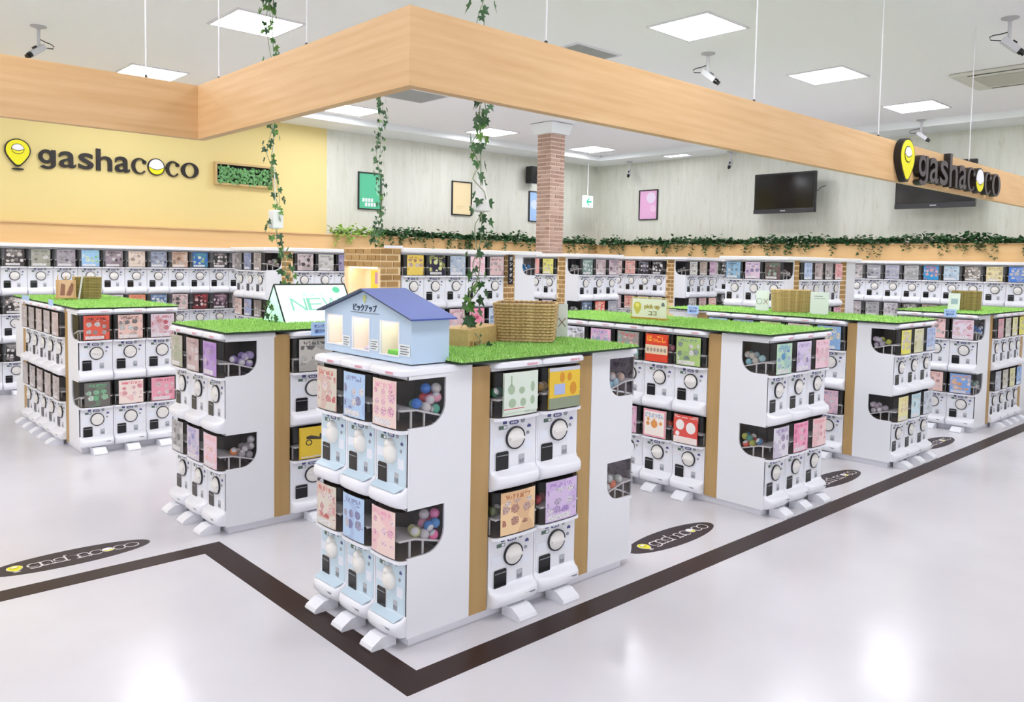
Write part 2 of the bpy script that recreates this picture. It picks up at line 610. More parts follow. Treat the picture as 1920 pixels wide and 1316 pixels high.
pil = struct('pillar', MB().box(8.835, 8.75, 0, 9.13, 9.045, 3.70).mesh('pillar_core', MORTARP))
bricks(pil, (8.83, 8.744), '-y', 0.305, 1.70, 3.68, 0.062, 0.2, 0.018, 'p')
bricks(pil, (8.83, 8.744), '-x', 0.305, 1.70, 3.68, 0.062, 0.2, 0.018, 'p')
cp = MB()
for a, b in ((0.0, 0.055), (0.165, 0.085)):
    pass
cw = [(-0.04, 3.68), (-0.085, 3.84)]
v = []
for d, z in cw:
    v += [(8.83 + d, 8.744 + d, z), (9.135 - d, 8.744 + d, z), (9.135 - d, 9.05 - d, z), (8.83 + d, 9.05 - d, z)]
cp.add(v, [(3, 2, 1, 0), (4, 5, 6, 7), (0, 1, 5, 4), (1, 2, 6, 5), (2, 3, 7, 6), (3, 0, 4, 7)])
struct('collar', cp.mesh('pillar_collar', SOFF), pil)

# ------------------------------------------------------------------ capsule machine: shared part meshes
HW = 0.135           # half width
TH = 0.57            # height of one machine
HZ = 0.335           # foot of the clear hopper
def machine_meshes():
    M = {}
    # body: front profile swept across the width, lip rounded in plan
    prof = [(-0.045, 0.0), (-0.060, 0.010), (-0.066, 0.030), (-0.064, 0.048), (-0.052, 0.062), (-0.022, 0.070), (0.0, 0.088), (0.0, 0.2), (0.0, HZ)]
    xs = [-1, -0.97, -0.9, -0.75, -0.45, 0, 0.45, 0.75, 0.9, 0.97, 1]
    b = MB()
    vs = []
    for x in xs:
        k = 0.30 + 0.70 * math.sqrt(max(0.0, 1 - abs(x) ** 5))
        for y, z in prof:
            vs.append((x * HW, y * k, z))
        vs.append((x * HW, 0.33, HZ)); vs.append((x * HW, 0.33, 0.0))
    n = len(prof) + 2
    fs = []
    for i in range(len(xs) - 1):
        for k in range(n):
            fs.append((i * n + k, i * n + (k + 1) % n, (i + 1) * n + (k + 1) % n, (i + 1) * n + k))
    fs.append(tuple(range(n))); fs.append(tuple(range((len(xs) - 1) * n, len(xs) * n))[::-1])
    b.add(vs, fs)
    b.box(-HW, 0.22, HZ + 0.001, HW, 0.33, TH - 0.016)
    b.box(-HW, 0.0, TH - 0.015, HW, 0.33, TH - 0.001)
    M['body'] = b.mesh('machine_body', WHITE, True, 40)
    # plan outline of the hopper / lid
    def plan(o=0.0, back=0.2):
        p = [(-HW + 0.002 - o, back), (-HW + 0.002 - o, 0.0 - o)]
        for a in (25, 50, 72):
            r = 0.034
            p.append((-HW + 0.002 + r - o - r * math.cos(math.radians(a)), -0.004 - o - r * math.sin(math.radians(a))))
        p += [(-0.07, -0.041 - o), (0, -0.044 - o)]
        q = [(-x, y) for x, y in p[:-1]][::-1]
        return p + q
    # clear hopper shell
    b = MB()
    p = plan(0.0)
    m = len(p)
    vs = [(x, y, HZ + 0.002) for x, y in p] + [(x, y, TH - 0.016) for x, y in p]
    b.add(vs, [(i, i + 1, m + i + 1, m + i) for i in range(m - 1)])
    M['hopper'] = b.mesh('hopper_shell', CLEAR, True, 50)
    # hopper rim along the foot, white
    b = MB()
    po, pi_ = plan(0.004), plan(-0.004)
    vs = [(x, y, HZ - 0.012) for x, y in po] + [(x, y, HZ + 0.003) for x, y in po] + [(x, y, HZ + 0.003) for x, y in pi_] + [(x, y, HZ - 0.012) for x, y in pi_]
    fs = []
    for r in range(4):
        for i in range(m - 1):
            a, c = r * m, ((r + 1) % 4) * m
            fs.append((a + i, a + i + 1, c + i + 1, c + i))
    b.add(vs, fs)
    b.cm = 1
    b.prism(plan(-0.004), 'xy', HZ - 0.010, HZ + 0.0015)
    M['rim'] = b.mesh('hopper_rim', [WHITE, HFLOOR])
    # lid for the upper machine
    b = MB()
    rings = [(0.004, 0.0), (0.010, 0.005), (0.010, 0.022), (0.004, 0.031), (-0.006, 0.034)]
    vs = []
    for o, z in rings:
        vs += [(x, y, z) for x, y in plan(o, 0.32)]
    fs = []
    for r in range(len(rings) - 1):
        for i in range(m):
            fs.append((r * m + i, r * m + (i + 1) % m, (r + 1) * m + (i + 1) % m, (r + 1) * m + i))
    fs.append(tuple(range(m))[::-1]); fs.append(tuple(range((len(rings) - 1) * m, len(rings) * m)))
    b.add(vs, fs)
    M['lid'] = b.mesh('machine_lid', WHITE, True, 45)
    # inside of the hopper: dark back and one divider
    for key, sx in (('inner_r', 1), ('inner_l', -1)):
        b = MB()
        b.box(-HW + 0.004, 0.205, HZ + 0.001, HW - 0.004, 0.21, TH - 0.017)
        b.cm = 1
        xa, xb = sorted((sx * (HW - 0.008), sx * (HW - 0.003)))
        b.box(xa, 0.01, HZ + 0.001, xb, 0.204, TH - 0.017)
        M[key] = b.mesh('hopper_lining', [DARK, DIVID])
    # capsule ramp with legs
    b = MB()
    b.prism([(-0.03, 0.428), (0.05, 0.424), (0.19, 0.385), (0.19, 0.377), (0.05, 0.415), (-0.03, 0.419)], 'yz', -0.122, 0.122)
    for x in (-0.11, 0.11):
        for y, zt in ((0.03, 0.414), (0.10, 0.40)):
            b.box(x - 0.004, y - 0.004, HZ, x + 0.004, y + 0.004, zt)
    M['ramp'] = b.mesh('capsule_ramp', RAMP)
    # poster, bent round the hopper front
    b = MB()
    def yy(x):
        return -0.0475 + 0.003 * (abs(x) / 0.07) ** 2
    xs2 = [-0.102 + 0.204 * i / 8 for i in range(9)]
    vs = [(x, yy(x), 0.345) for x in xs2] + [(x, yy(x), TH - 0.02) for x in xs2]
    b.add(vs, [(i, i + 1, 9 + i + 1, 9 + i) for i in range(8)])
    me = bpy.data.meshes.new('poster')
    me.from_pydata(b.v, [], b.f)
    me.materials.append(POSTER)
    uvl = me.uv_layers.new(name='UVMap')
    for pl in me.polygons:
        for li in pl.loop_indices:
            vi = me.loops[li].vertex_index
            uvl.data[li].uv = ((vi % 9) / 8.0, 1.0 if vi >= 9 else 0.0)
    M['poster'] = me
    # front plate
    def rrect(x0, z0, x1, z1, r, n=4):
        p = []
        for cx, cz, a0 in ((x1 - r, z0 + r, -90), (x1 - r, z1 - r, 0), (x0 + r, z1 - r, 90), (x0 + r, z0 + r, 180)):
            for i in range(n + 1):
                a = math.radians(a0 + 90 * i / n)
                p.append((cx + r * math.cos(a), cz + r * math.sin(a)))
        return p
    M['plate'] = MB().prism(rrect(-0.125, 0.092, 0.125, HZ - 0.016, 0.012), 'xz', -0.0025, 0.001).mesh('front_plate', WHITE)
    b = MB().prism(rrect(-0.122, 0.080, 0.122, HZ - 0.016, 0.02), 'xz', -0.0035, 0.001)
    b.add([(-0.118, -0.006, 0.0842), (0.118, -0.006, 0.0842), (0.106, -0.05, 0.0672), (-0.106, -0.05, 0.0672)], [(0, 1, 2, 3)])
    M['plate_b'] = b.mesh('front_plate_blue', BLUEP)
    # dial
    b = MB()
    b.lathe([(0.0555, -0.003), (0.0555, -0.012), (0.0495, -0.012), (0.0495, -0.003)], 28, (0.006, 0, 0.226), 'y', True)
    M['ring'] = b.mesh('dial_ring', RINGM, True, 40)
    b = MB()
    b.lathe([(0.0485, -0.003), (0.0485, -0.012), (0.044, -0.017), (0.02, -0.021), (0.001, -0.022)], 24, (0.006, 0, 0.226), 'y')
    b.prism([(-0.036, 0.219), (0.048, 0.219), (0.048, 0.231), (-0.036, 0.231)], 'xz', -0.027, -0.016)
    M['dial'] = b.mesh('dial', mat('dial_white', '#eeebe6', 0.35), True, 40)
    b = MB()
    b.lathe([(0.046, -0.003), (0.046, -0.012), (0.040, -0.026), (0.02, -0.036), (0.001, -0.039)], 20, (0.006, 0, 0.222), 'y')
    b.lathe([(0.024, -0.003), (0.023, -0.022), (0.012, -0.034), (0.001, -0.036)], 14, (0.0, 0, 0.264), 'y')
    M['dial_b'] = b.mesh('rounded_dial', mat('dial_cream', '#f2efe8', 0.35), True, 50)
    # dispensing door: bezel, dark flap
    b = MB()
    b.prism(rrect(-0.112, 0.072, -0.026, 0.172, 0.012), 'xz', -0.005, 0.0)
    b.cm = 1
    b.prism(rrect(-0.106, 0.076, -0.034, 0.168, 0.010), 'xz', -0.008, -0.004)
    b.cm = 2
    b.prism([(-0.103, 0.148), (-0.036, 0.148), (-0.036, 0.152), (-0.103, 0.152)], 'xz', -0.0095, -0.007)
    M['door'] = b.mesh('dispensing_door', [mat('door_bezel', '#dcdde2', 0.35), BLACK, MIDG])
    # coin return
    b = MB()
    b.prism(rrect(0.030, 0.092, 0.066, 0.140, 0.006), 'xz', -0.004, 0.0)
    b.cm = 1
    b.prism([(0.036, 0.098), (0.060, 0.098), (0.060, 0.118), (0.048, 0.112), (0.036, 0.118)], 'xz', -0.007, -0.003)
    M['coin'] = b.mesh('coin_return', [GREYP, MIDG])
    # printed labels
    b = MB()
    b.prism(rrect(-0.028, 0.292, 0.026, 0.311, 0.009), 'xz', -0.004, -0.002)
    b.prism(rrect(-0.066, 0.298, -0.044, 0.316, 0.002), 'xz', -0.004, -0.002)
    b.prism([(0.080, 0.266), (0.102, 0.266), (0.102, 0.276), (0.091, 0.283), (0.080, 0.276)], 'xz', -0.004, -0.002)
    b.cm = 1
    for i in range(4):
        b.box(-0.018 + i * 0.0095, -0.0048, 0.2965, -0.0125 + i * 0.0095, -0.0038, 0.3065)
    M['price'] = b.mesh('price_label', [NAVY, SIGNWHITE])
    b = MB()
    b.prism(rrect(-0.090, 0.274, -0.042, 0.292, 0.002), 'xz', -0.004, -0.002)
    b.cm = 1
    b.box(-0.062, -0.0048, 0.277, -0.046, -0.0038, 0.289)
    b.cm = 2
    b.box(-0.118, -0.0046, 0.195, -0.062, -0.002, 0.235)
    b.box(0.060, -0.0046, 0.160, 0.110, -0.002, 0.205)
    M['info'] = b.mesh('info_label', [GREENP, SIGNWHITE, PALEBLUEPRINT])
    b = MB()
    b.lathe([(0.013, -0.002), (0.013, -0.0042), (0.001, -0.0045)], 14, (0.052, 0, 0.305), 'y')
    b.lathe([(0.008, -0.002), (0.008, -0.006), (0.001, -0.0065)], 12, (0.084, 0, 0.240), 'y')
    M['mark'] = b.mesh('coin_mark', COINM)
    # anti-tip foot
    b = MB()
    b.prism([(0.0, 0.0), (-0.125, 0.0), (-0.13, 0.010), (-0.122, 0.024), (-0.075, 0.052), (0.0, 0.056)], 'yz', -0.052, 0.052)
    M['foot'] = b.mesh('floor_foot', WHITE)
    b = MB()
    b.box(-0.035, -0.0015, 0, 0.035, 0, 0.007)
    M['plate_name'] = b.mesh('name_plate', MIDG)
    return M
MM = machine_meshes()
BRAND = fit_text('GASHAPON', PINKT, w=0.062, h=0.011, offset=0.01, thick=0.001)

ORD = ['first', 'second', 'third', 'fourth', 'fifth', 'sixth', 'seventh', 'eighth', 'ninth', 'tenth', 'eleventh', 'twelfth', 'thirteenth', 'fourteenth', 'fifteenth']
NAMED = [('white', '#f0f0f0'), ('light grey', '#c8c8c8'), ('grey', '#989898'), ('charcoal', '#404040'), ('black', '#181818'), ('red', '#d84038'), ('pink', '#f0a0b8'),
         ('pale pink', '#ecc8cc'), ('mauve', '#b89098'), ('lavender', '#d4c0e4'), ('purple', '#a878c8'), ('pale blue', '#b4ccea'), ('blue', '#4880d0'), ('slate blue', '#8c9cb8'),
         ('navy', '#28304c'), ('teal', '#78a098'), ('pale green', '#cfe0cc'), ('green', '#90b868'), ('yellow', '#e8cc40'), ('pale yellow', '#e4dca0'), ('lime yellow', '#e6e260'),
         ('peach', '#f0cca4'), ('orange', '#e89050'), ('beige', '#d8ccb8'), ('tan', '#c0a488'), ('brown', '#705850')]
def colour_word(h):
    c = [int(h[i:i + 2], 16) for i in (1, 3, 5)]
    return min(NAMED, key=lambda n: sum((a - int(n[1][i:i + 2], 16)) ** 2 for a, i in zip(c, (1, 3, 5))))[0]

CAPM = {}
def cap_mat(c):
    if c not in CAPM:
        CAPM[c] = mat('capsule_' + c.strip('#'), c, 0.15, coat=0.5)
    return CAPM[c]
CAPW = mat('capsule_clear_half', '#e4e2e4', 0.1, coat=0.6)
CAPME = {}
def cap_mesh(c):
    if c not in CAPME:
        b = MB()
        r, n, m = 0.0245, 12, 8
        vs = []
        for i in range(m + 1):
            for k in range(n):
                a = 2 * PI * k / n
                s_ = max(1e-4, math.sin(PI * i / m))
                vs.append((r * s_ * math.cos(a), r * s_ * math.sin(a), -r * math.cos(PI * i / m)))
        for i in range(m):
            b.cm = 0 if i < m // 2 else 1
            b.add([], [])
        b.v = vs
        for i in range(m):
            for k in range(n):
                b.f.append((i * n + k, i * n + (k + 1) % n, (i + 1) * n + (k + 1) % n, (i + 1) * n + k))
                b.m.append(0 if i < 6 else 1)
        CAPME[c] = b.mesh('capsule', [cap_mat(c), CAPW], True)
    return CAPME[c]

def capsule(world_pt, c, label, group):
    o = link('toy_capsule', cap_mesh(c), None, world_pt)
    o.rotation_euler = (random.uniform(0, 6), random.uniform(0, 6), random.uniform(0, 6))
    tag(o, label, 'capsule', group)

def to_world(pos, rz, p, sx=1.0):
    x, y, z = p[0] * sx, p[1], p[2]
    c, s = math.cos(rz), math.sin(rz)
    return (pos[0] + c * x - s * y, pos[1] + s * x + c * y, pos[2] + z)

POSTERS_MADE = {}
NM = 0
def machine(face, plane, s, tier, width, tones, label, group, top=False, blue=False, foot=False, z0=0.06, detail=2):
    """face '-y' (plane = y, s = x), '-x' (plane = x, s = y) or '+x'"""
    global NM
    NM += 1
    if face == '-y':
        pos, rz = (s, plane, z0 + tier * TH), 0.0
    elif face == '-x':
        pos, rz = (plane, s, z0 + tier * TH), -PI / 2
    else:
        pos, rz = (plane, s, z0 + tier * TH), PI / 2
    sx = (width - 0.004) / (2 * HW)
    t = thing('capsule_machine', label, 'capsule machine', pos, rz, group, (sx, 1, 1))
    link('body', MM['body'], t)
    link('front_plate', MM['plate_b'] if blue else MM['plate'], t)
    link('hopper_rim', MM['rim'], t)
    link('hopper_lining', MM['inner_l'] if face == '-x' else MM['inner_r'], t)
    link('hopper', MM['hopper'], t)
    link('capsule_ramp', MM['ramp'], t)
    p = link('poster', MM['poster'], t)
    p['tone_a'] = list(hexc(tones[0]))
    p['tone_b'] = list(hexc(tones[1]))
    if blue:
        link('dial', MM['dial_b'], t)
    else:
        link('dial_ring', MM['ring'], t)
        link('dial', MM['dial'], t)
    link('dispensing_door', MM['door'], t)
    link('coin_return', MM['coin'], t)
    link('price_label', MM['price'], t)['kind'] = 'stuff'
    link('info_label', MM['info'], t)['kind'] = 'stuff'
    link('coin_mark', MM['mark'], t)['kind'] = 'stuff'
    if top:
        ld = link('lid', MM['lid'], t, (0, 0, TH))
        if detail > 1:
            link('lettering', BRAND, ld, (0.06, -0.0545, 0.015))
    if foot:
        link('floor_foot', MM['foot'], t, (0.0, 0.0, -z0))
        link('name_plate', MM['plate_name'], t, (0.06, -0.063, 0.035))
    t['_p'] = 0
    del t['_p']
    return t, p, pos, rz, sx

def row(face, plane, a, b, rows, where, group, tiers, z0=0.06, topmost=True, blue=False, foot=False, detail=2, tall=False, flip=False):
    """rows: {tier: [(tone_a, tone_b) or None, ...]} listed as seen from the left; the machines fill a..b along the face.
    facing -x the viewer's left is the larger y, facing -y the smaller x."""
    out = {}
    for tier, lst in rows.items():
        n = len(lst)
        w = (b - a) / n
        for i, tn in enumerate(lst):
            if tn is None:
                continue
            s = (b - (i + 0.5) * w) if face == '-x' else (a + (i + 0.5) * w)
            nm = (['bottom', 'middle', 'top'] if tall else ['lower', 'upper'])[tier]
            od = ORD[i] + ' from left'
            lb = f'{nm} {"light-blue " if blue else ""}capsule machine, {colour_word(tn[0])} poster, {od}, {where}'
            out[(tier, i)] = machine(face, plane, s, tier, w, tn, lb, group, top=topmost and tier == (2 if tall else 1), blue=blue, foot=foot and tier == 0, z0=z0, detail=detail)
    return out

def window_caps(m, side, cols, label, group, n=8, fill=0.0):
    """capsules heaped on the ramp near the side window (side +1: local right, -1: local left)"""
    _, _, pos, rz, sx = m
    spots_ = [(0.10, 0.165, 0.412), (0.10, 0.115, 0.423), (0.10, 0.065, 0.445), (0.055, 0.165, 0.412), (0.055, 0.11, 0.425), (0.098, 0.14, 0.455), (0.05, 0.14, 0.457),
              (0.098, 0.175, 0.462), (0.05, 0.185, 0.46), (0.0, 0.16, 0.415), (0.01, 0.11, 0.425), (0.08, 0.185, 0.50), (0.06, 0.14, 0.50)]
    for k in range(min(n, len(spots_))):
        x, y, z = spots_[k]
        c = cols[k % len(cols)]
        capsule(to_world(pos, rz, (side * x, y, z), sx), c, f'{colour_word(c)} {label}', group + ' ' + colour_word(c))

def gap_caps(m, side, cols, label, group):
    _, _, pos, rz, sx = m
    for k, (x, y, z) in enumerate(((0.10, 0.02, 0.452), (0.09, 0.075, 0.442), (0.06, 0.04, 0.450))):
        c = cols[k % len(cols)]
        capsule(to_world(pos, rz, (side * x, y, z), sx), c, f'{colour_word(c)} {label}', group + ' ' + colour_word(c))

# ------------------------------------------------------------------ counters
DEP = 0.345      # depth of an end machine
SW = 0.108       # veneer strip width
def side_panel_mesh(depth, tiers, h, flip, z0=0.05, zoff=0.06, window=True):
    """white side of an end stack: x from 0 (machine front) to depth, notched where the clear hopper shows; flip mirrors it"""
    pts = [(0.0, z0 - 0.0)]
    for k in range(tiers):
        b = zoff + k * TH
        if window:
            pts += [(0.0, b + 0.345), (0.10, b + 0.345)]
            for a in range(0, 91, 15):
                ar = math.radians(a)
                pts.append((0.10 + 0.10 * math.sin(ar), b + 0.445 - 0.10 * math.cos(ar)))
            pts += [(0.20, b + 0.556), (0.0, b + 0.556)]
    pts += [(0.0, h), (depth, h), (depth, z0)]
    if flip:
        pts = [(-x, z) for x, z in pts][::-1]
    return pts

def counter(name, label, x0, y0, x1, y1, axis, tall=False, strips=None, brick=False):
    """root + plinth + spine + top board; panels and strips are added by the caller"""
    h = 1.80 if tall else 1.235
    t = thing(name, label, 'counter', (x0, y0, 0))
    W, D = x1 - x0, y1 - y0
    i = 0.03
    link('plinth', MB().box(i, i, 0, W - i, D - i, 0.058).mesh('plinth', PLINTH), t)
    if axis == 'x':
        link('spine', MB().box(DEP, D / 2 - 0.012, 0.059, W - DEP, D / 2 + 0.012, h - 0.03).mesh('spine', PANELW), t)
    else:
        link('spine', MB().box(W / 2 - 0.012, DEP, 0.059, W / 2 + 0.012, D - DEP, h - 0.03).mesh('spine', PANELW), t)
    return t

def panel_y(t, org, xf, depth, y, tiers, h, flip, window=True):
    """side panel in a plane of constant y (faces -y); xf = x of the machine front; flip: front at larger x"""
    pts = side_panel_mesh(depth, tiers, h, flip, window=window)
    me = MB().prism([(p[0] + xf - org[0], p[1]) for p in pts], 'xz', y - org[1], y - org[1] + 0.012).mesh('side_panel', PANELW)
    link('side_panel', me, t)

def panel_x(t, org, yf, depth, x, tiers, h, flip, window=True):
    pts = side_panel_mesh(depth, tiers, h, flip, window=window)
    me = MB().prism([(p[0] + yf - org[1], p[1]) for p in pts], 'yz', x - org[0], x - org[0] + 0.012).mesh('side_panel', PANELW)
    link('side_panel', me, t)

def strip_y(t, org, xa, xb, y, h, z0=0.05):
    link('wood_strip', MB().box(xa - org[0], y - org[1] + 0.002, z0, xb - org[0], y - org[1] + 0.016, h).mesh('wood_strip', STRIPW), t)

def strip_x(t, org, ya, yb, x, h, z0=0.05):
    link('wood_strip', MB().box(x - org[0] + 0.002, ya - org[1], z0, x - org[0] + 0.016, yb - org[1], h).mesh('wood_strip', STRIPW), t)

def turf(x0, y0, x1, y1, z, label, n):
    t = thing('turf_mat', label, 'turf mat', (x0, y0, z), 0, 'artificial turf mats on the counters')
    W, D = x1 - x0, y1 - y0
    b = MB().box(0, 0, 0, W, D, 0.008)
    b.cm = 1
    b.box(0.004, 0.004, 0.008, W - 0.004, D - 0.004, 0.010)
    link('mat_backing', b.mesh('mat_backing', [TURFE, TURF]), t)
    vs, fs = [], []
    for k in range(n):
        x, y = random.uniform(0, W), random.uniform(0, D)
        a = random.uniform(0, 2 * PI)
        hh = random.uniform(0.008, 0.02)
        lx, ly = random.uniform(-.012, .012), random.uniform(-.012, .012)
        w = 0.0045
        o = len(vs)
        vs += [(x - w * math.cos(a), y - w * math.sin(a), 0.009), (x + w * math.cos(a), y + w * math.sin(a), 0.009), (x + lx, y + ly, 0.010 + hh)]
        fs.append((o, o + 1, o + 2))
    me = bpy.data.meshes.new('grass_blades')
    me.from_pydata(vs, [], fs)
    me.materials.append(TURF)
    g = link('grass_blades', me, t)
    g['kind'] = 'stuff'
    return t

TOPZ = 1.238
# ---- counter A: carries the model house; long axis x
A0 = (1.985, 2.79); A1 = (3.50, 3.535)
cA = counter('display_counter', 'white capsule counter nearest the camera, carrying the blue-roofed model house', *A0, *A1, 'x')
HP = 1.228
panel_y(cA, A0, 1.985, 0.35, 2.79, 2, HP, False)
strip_y(cA, A0, 2.336, 2.446, 2.79, HP - 0.012)
strip_y(cA, A0, 3.052, 3.156, 2.79, HP - 0.012)
panel_y(cA, A0, 3.50, 0.343, 2.79, 2, HP, True)
rA = row('-x', 1.985, 2.792, 3.533, {1: [('#d8d0c0', '#c85858'), ('#b4d0ee', '#7c80b0'), ('#efd6cc', '#e892b4')], 0: [('#dcd4c4', '#c85858'), ('#b8d2ee', '#7c80b0'), ('#f2d6cc', '#e892b4')]},
         'under the model house', 'light-blue machines under the model house', 2, blue=True, foot=True)
rA2 = row('-y', 2.79, 2.45, 3.05, {1: [('#dde9d6', '#5a8a6c'), ('#ecca48', '#7684c4')], 0: [('#f2d0a0', '#b0643c'), ('#dac4e6', '#a884c8')]},
          'between brown strips of house counter', 'machines on the side of the house counter', 2, foot=True)
for k, tier in enumerate((1, 0)):
    nm = 'upper' if tier else 'lower'
    m = machine('+x', 3.50, 2.792 + 0.125, tier, 0.247, ('#d8c8d8', '#9080a0'), f'{nm} capsule machine turned away at far end of house counter', 'machines turned away at the far end of the house counter', top=tier == 1)
    window_caps(m, -1, ['#a8d4e8', '#b8d8e8', '#e8c8b8'] if tier else ['#d8dcd8', '#f08860', '#c8d0c8'], f'capsule in {nm} far side window of house counter', f'capsules in {nm} far window of house counter', 7)
capA = ['#58b89a', '#e8e2dc', '#2f80e0', '#f0a8c0', '#dcdcd8', '#f2b0c4', '#e83848', '#f0a8b8', '#e04050', '#d8d4d4']
window_caps(rA[(1, 2)], 1, capA, 'capsule in upper side window beneath the model house', 'capsules in upper window beneath the model house', 13)
window_caps(rA[(0, 2)], 1, ['#ff78b4', '#dcd8dc', '#d8dc98', '#f080b8', '#c8c0c8', '#3f88d8', '#f0a0c0', '#4890d0'], 'capsule in lower side window beneath the model house', 'capsules in lower window beneath the model house', 13)
gap_caps(rA2[(1, 0)], -1, ['#207850', '#186040', '#287a58'], 'capsule beside the pale green poster', 'capsules by the pale green poster')
gap_caps(rA2[(1, 1)], -1, ['#c8a050', '#c89848', '#d8b060'], 'capsule beside the yellow poster', 'capsules by the yellow poster')
gap_caps(rA2[(0, 0)], -1, ['#606a40', '#707050', '#585838'], 'capsule beside the peach poster', 'capsules by the peach poster')
gap_caps(rA2[(0, 1)], -1, ['#c04048', '#b03840', '#a04048'], 'capsule beside the lavender poster', 'capsules by the lavender poster')
turf(2.24, 2.745, 3.49, 3.55, TOPZ, 'green artificial turf mat beneath the woven basket beside the model house', 22000)

# ---- counter B: carries the NEW sign; long axis x
B0 = (1.99, 4.69); B1 = (3.52, 5.51)
cB = counter('display_counter', 'white capsule counter behind the model house, carrying the NEW light sign', *B0, *B1, 'x')
panel_y(cB, B0, 1.99, 0.313, 4.69, 2, HP, False)
strip_y(cB, B0, 2.304, 2.41, 4.69, HP - 0.012)
strip_y(cB, B0, 3.05, 3.16, 4.69, HP - 0.012)
panel_y(cB, B0, 3.52, 0.36, 4.69, 2, HP, True)
rB = row('-x', 1.99, 4.692, 5.508, {1: [('#bab2aa', '#86a06c'), ('#c8b0b0', '#8c6c78'), ('#b896d2', '#8454a8')], 0: [('#b4b2b2', '#706c70'), ('#d4c6d4', '#8c8cc8'), ('#ecccd8', '#f0a898')]},
         'front end of NEW-sign counter', 'machines on the front end of the NEW-sign counter', 2, foot=True)
rB2 = row('-y', 4.69, 2.412, 3.048, {1: [('#c8c4bc', '#383838'), ('#d8d0c8', '#907060')], 0: [('#e9c436', '#303030'), ('#d8c8d0', '#705878')]},
          'between strips of NEW-sign counter', 'machines on the side of the NEW-sign counter', 2, foot=True)
window_caps(rB[(1, 2)], 1, ['#b8a0d8', '#c8b8e0', '#9880c0', '#b0a0d0'], 'capsule in upper side window of NEW-sign counter', 'capsules in upper window of NEW-sign counter', 11)
window_caps(rB[(0, 2)], 1, ['#b0a8ac', '#c0b8bc', '#f09050', '#a8a0a4', '#c8c0c4', '#b4acb0', '#989094'], 'capsule in lower side window of NEW-sign counter', 'capsules in lower window of NEW-sign counter', 12)
turf(1.975, 4.65, 3.53, 5.53, TOPZ, 'green artificial turf mat under the NEW light sign', 12000)

# ---- counter C: easel and basket; long axis y
C0 = (1.87, 7.41); C1 = (2.69, 9.75)
cC = counter('display_counter', 'white capsule counter before the yellow wall, carrying an easel and basket', *C0, *C1, 'y')
panel_x(cC, C0, 7.41, 0.30, 1.87, 2, HP, False)
strip_x(cC, C0, 7.71, 7.81, 1.87, HP - 0.01)
strip_x(cC, C0, 9.29, 9.41, 1.87, HP - 0.01)
panel_x(cC, C0, 9.75, 0.34, 1.87, 2, HP, True)
row('-y', 7.41, 1.872, 2.688, {1: [('#e2604c', '#38140e'), ('#eac6ba', '#382c2c'), ('#dccad2', '#c4485c')], 0: [('#6c6864', '#6cb484'), ('#f2e0d6', '#e04468'), ('#eaa4b4', '#c46474')]},
    'front end of easel counter', 'machines on the front end of the easel counter', 2, foot=True)
row('-x', 1.87, 7.812, 9.288, {1: [('#c4bcbc', '#948484'), ('#b4acae', '#7c7478'), ('#c8bcba', '#9c8684'), ('#beb4b6', '#867c80'), ('#ccb8b8', '#a48c8c')],
                              0: [('#beb6b8', '#8c8488'), ('#b8b0b4', '#807880'), ('#b0a4a8', '#7c7074'), ('#c0b4b4', '#8c8080'), ('#bcb0b0', '#8a7c7c')]},
    'long side of easel counter', 'machines on the long side of the easel counter', 2, foot=True)
turf(1.855, 7.38, 2.70, 9.77, TOPZ, 'green artificial turf mat under the easel and rush basket', 8000)

# ---- counter D: pick up sign; long axis y
D0 = (4.885, 2.755); D1 = (5.71, 5.08)
cD = counter('display_counter', 'white capsule counter across the aisle, carrying the pick up sign', *D0, *D1, 'y')
panel_x(cD, D0, 2.755, 0.363, 4.885, 2, HP, False)
strip_x(cD, D0, 3.119, 3.222, 4.885, HP - 0.01)
strip_x(cD, D0, 4.62, 4.73, 4.885, HP - 0.01)
panel_x(cD, D0, 5.08, 0.35, 4.885, 2, HP, True)
rD = row('-x', 4.885, 3.225, 4.617, {1: [('#dde0ea', '#646464'), ('#ebbad0', '#7484b4'), ('#82a8a0', '#d45454'), ('#e23e22', '#f2d870'), ('#aac878', '#7a8c84')],
                                    0: [('#d8c8d4', '#907088'), ('#d0c4d8', '#7c6c90'), ('#e2b4ca', '#a46484'), ('#f6e4d6', '#e4743c'), ('#e2544a', '#f2ece8')]},
         'long side of pick-up-sign counter', 'machines on the long side of the pick-up-sign counter', 2, foot=True)
rD2 = row('-y', 2.755, 4.887, 5.708, {1: [('#bcdcc0', '#4490c0'), ('#dacee8', '#9484b4'), ('#f2ced8', '#d8889c')], 0: [('#e2dee6', '#8464a4'), ('#f2a4c2', '#d85484'), ('#f2d2d0', '#e4909c')]},
          'front end of pick-up-sign counter', 'machines on the front end of the pick-up-sign counter', 2, foot=True)
window_caps(rD2[(1, 0)], -1, ['#8cc8d4', '#d4ccc0', '#a8d0d4', '#c8c0b4'], 'capsule in upper side window of pick-up-sign counter', 'capsules in upper window of pick-up-sign counter', 10)
window_caps(rD2[(0, 0)], -1, ['#f06048', '#b8bc50', '#4888b0', '#e85858', '#d04858', '#58a090'], 'capsule in lower side window of pick-up-sign counter', 'capsules in lower window of pick-up-sign counter', 11)
gap_caps(rD[(0, 3)], 1, ['#e06048', '#d05848', '#c86858'], 'capsule beside the bread-animal poster', 'capsules by the bread-animal poster')
gap_caps(rD[(1, 3)], 1, ['#d88898', '#c87888', '#d090a0'], 'capsule beside the red lettered poster', 'capsules by the red lettered poster')
turf(4.84, 2.72, 5.73, 5.10, TOPZ, 'green artificial turf mat under the pick up sign', 12000)

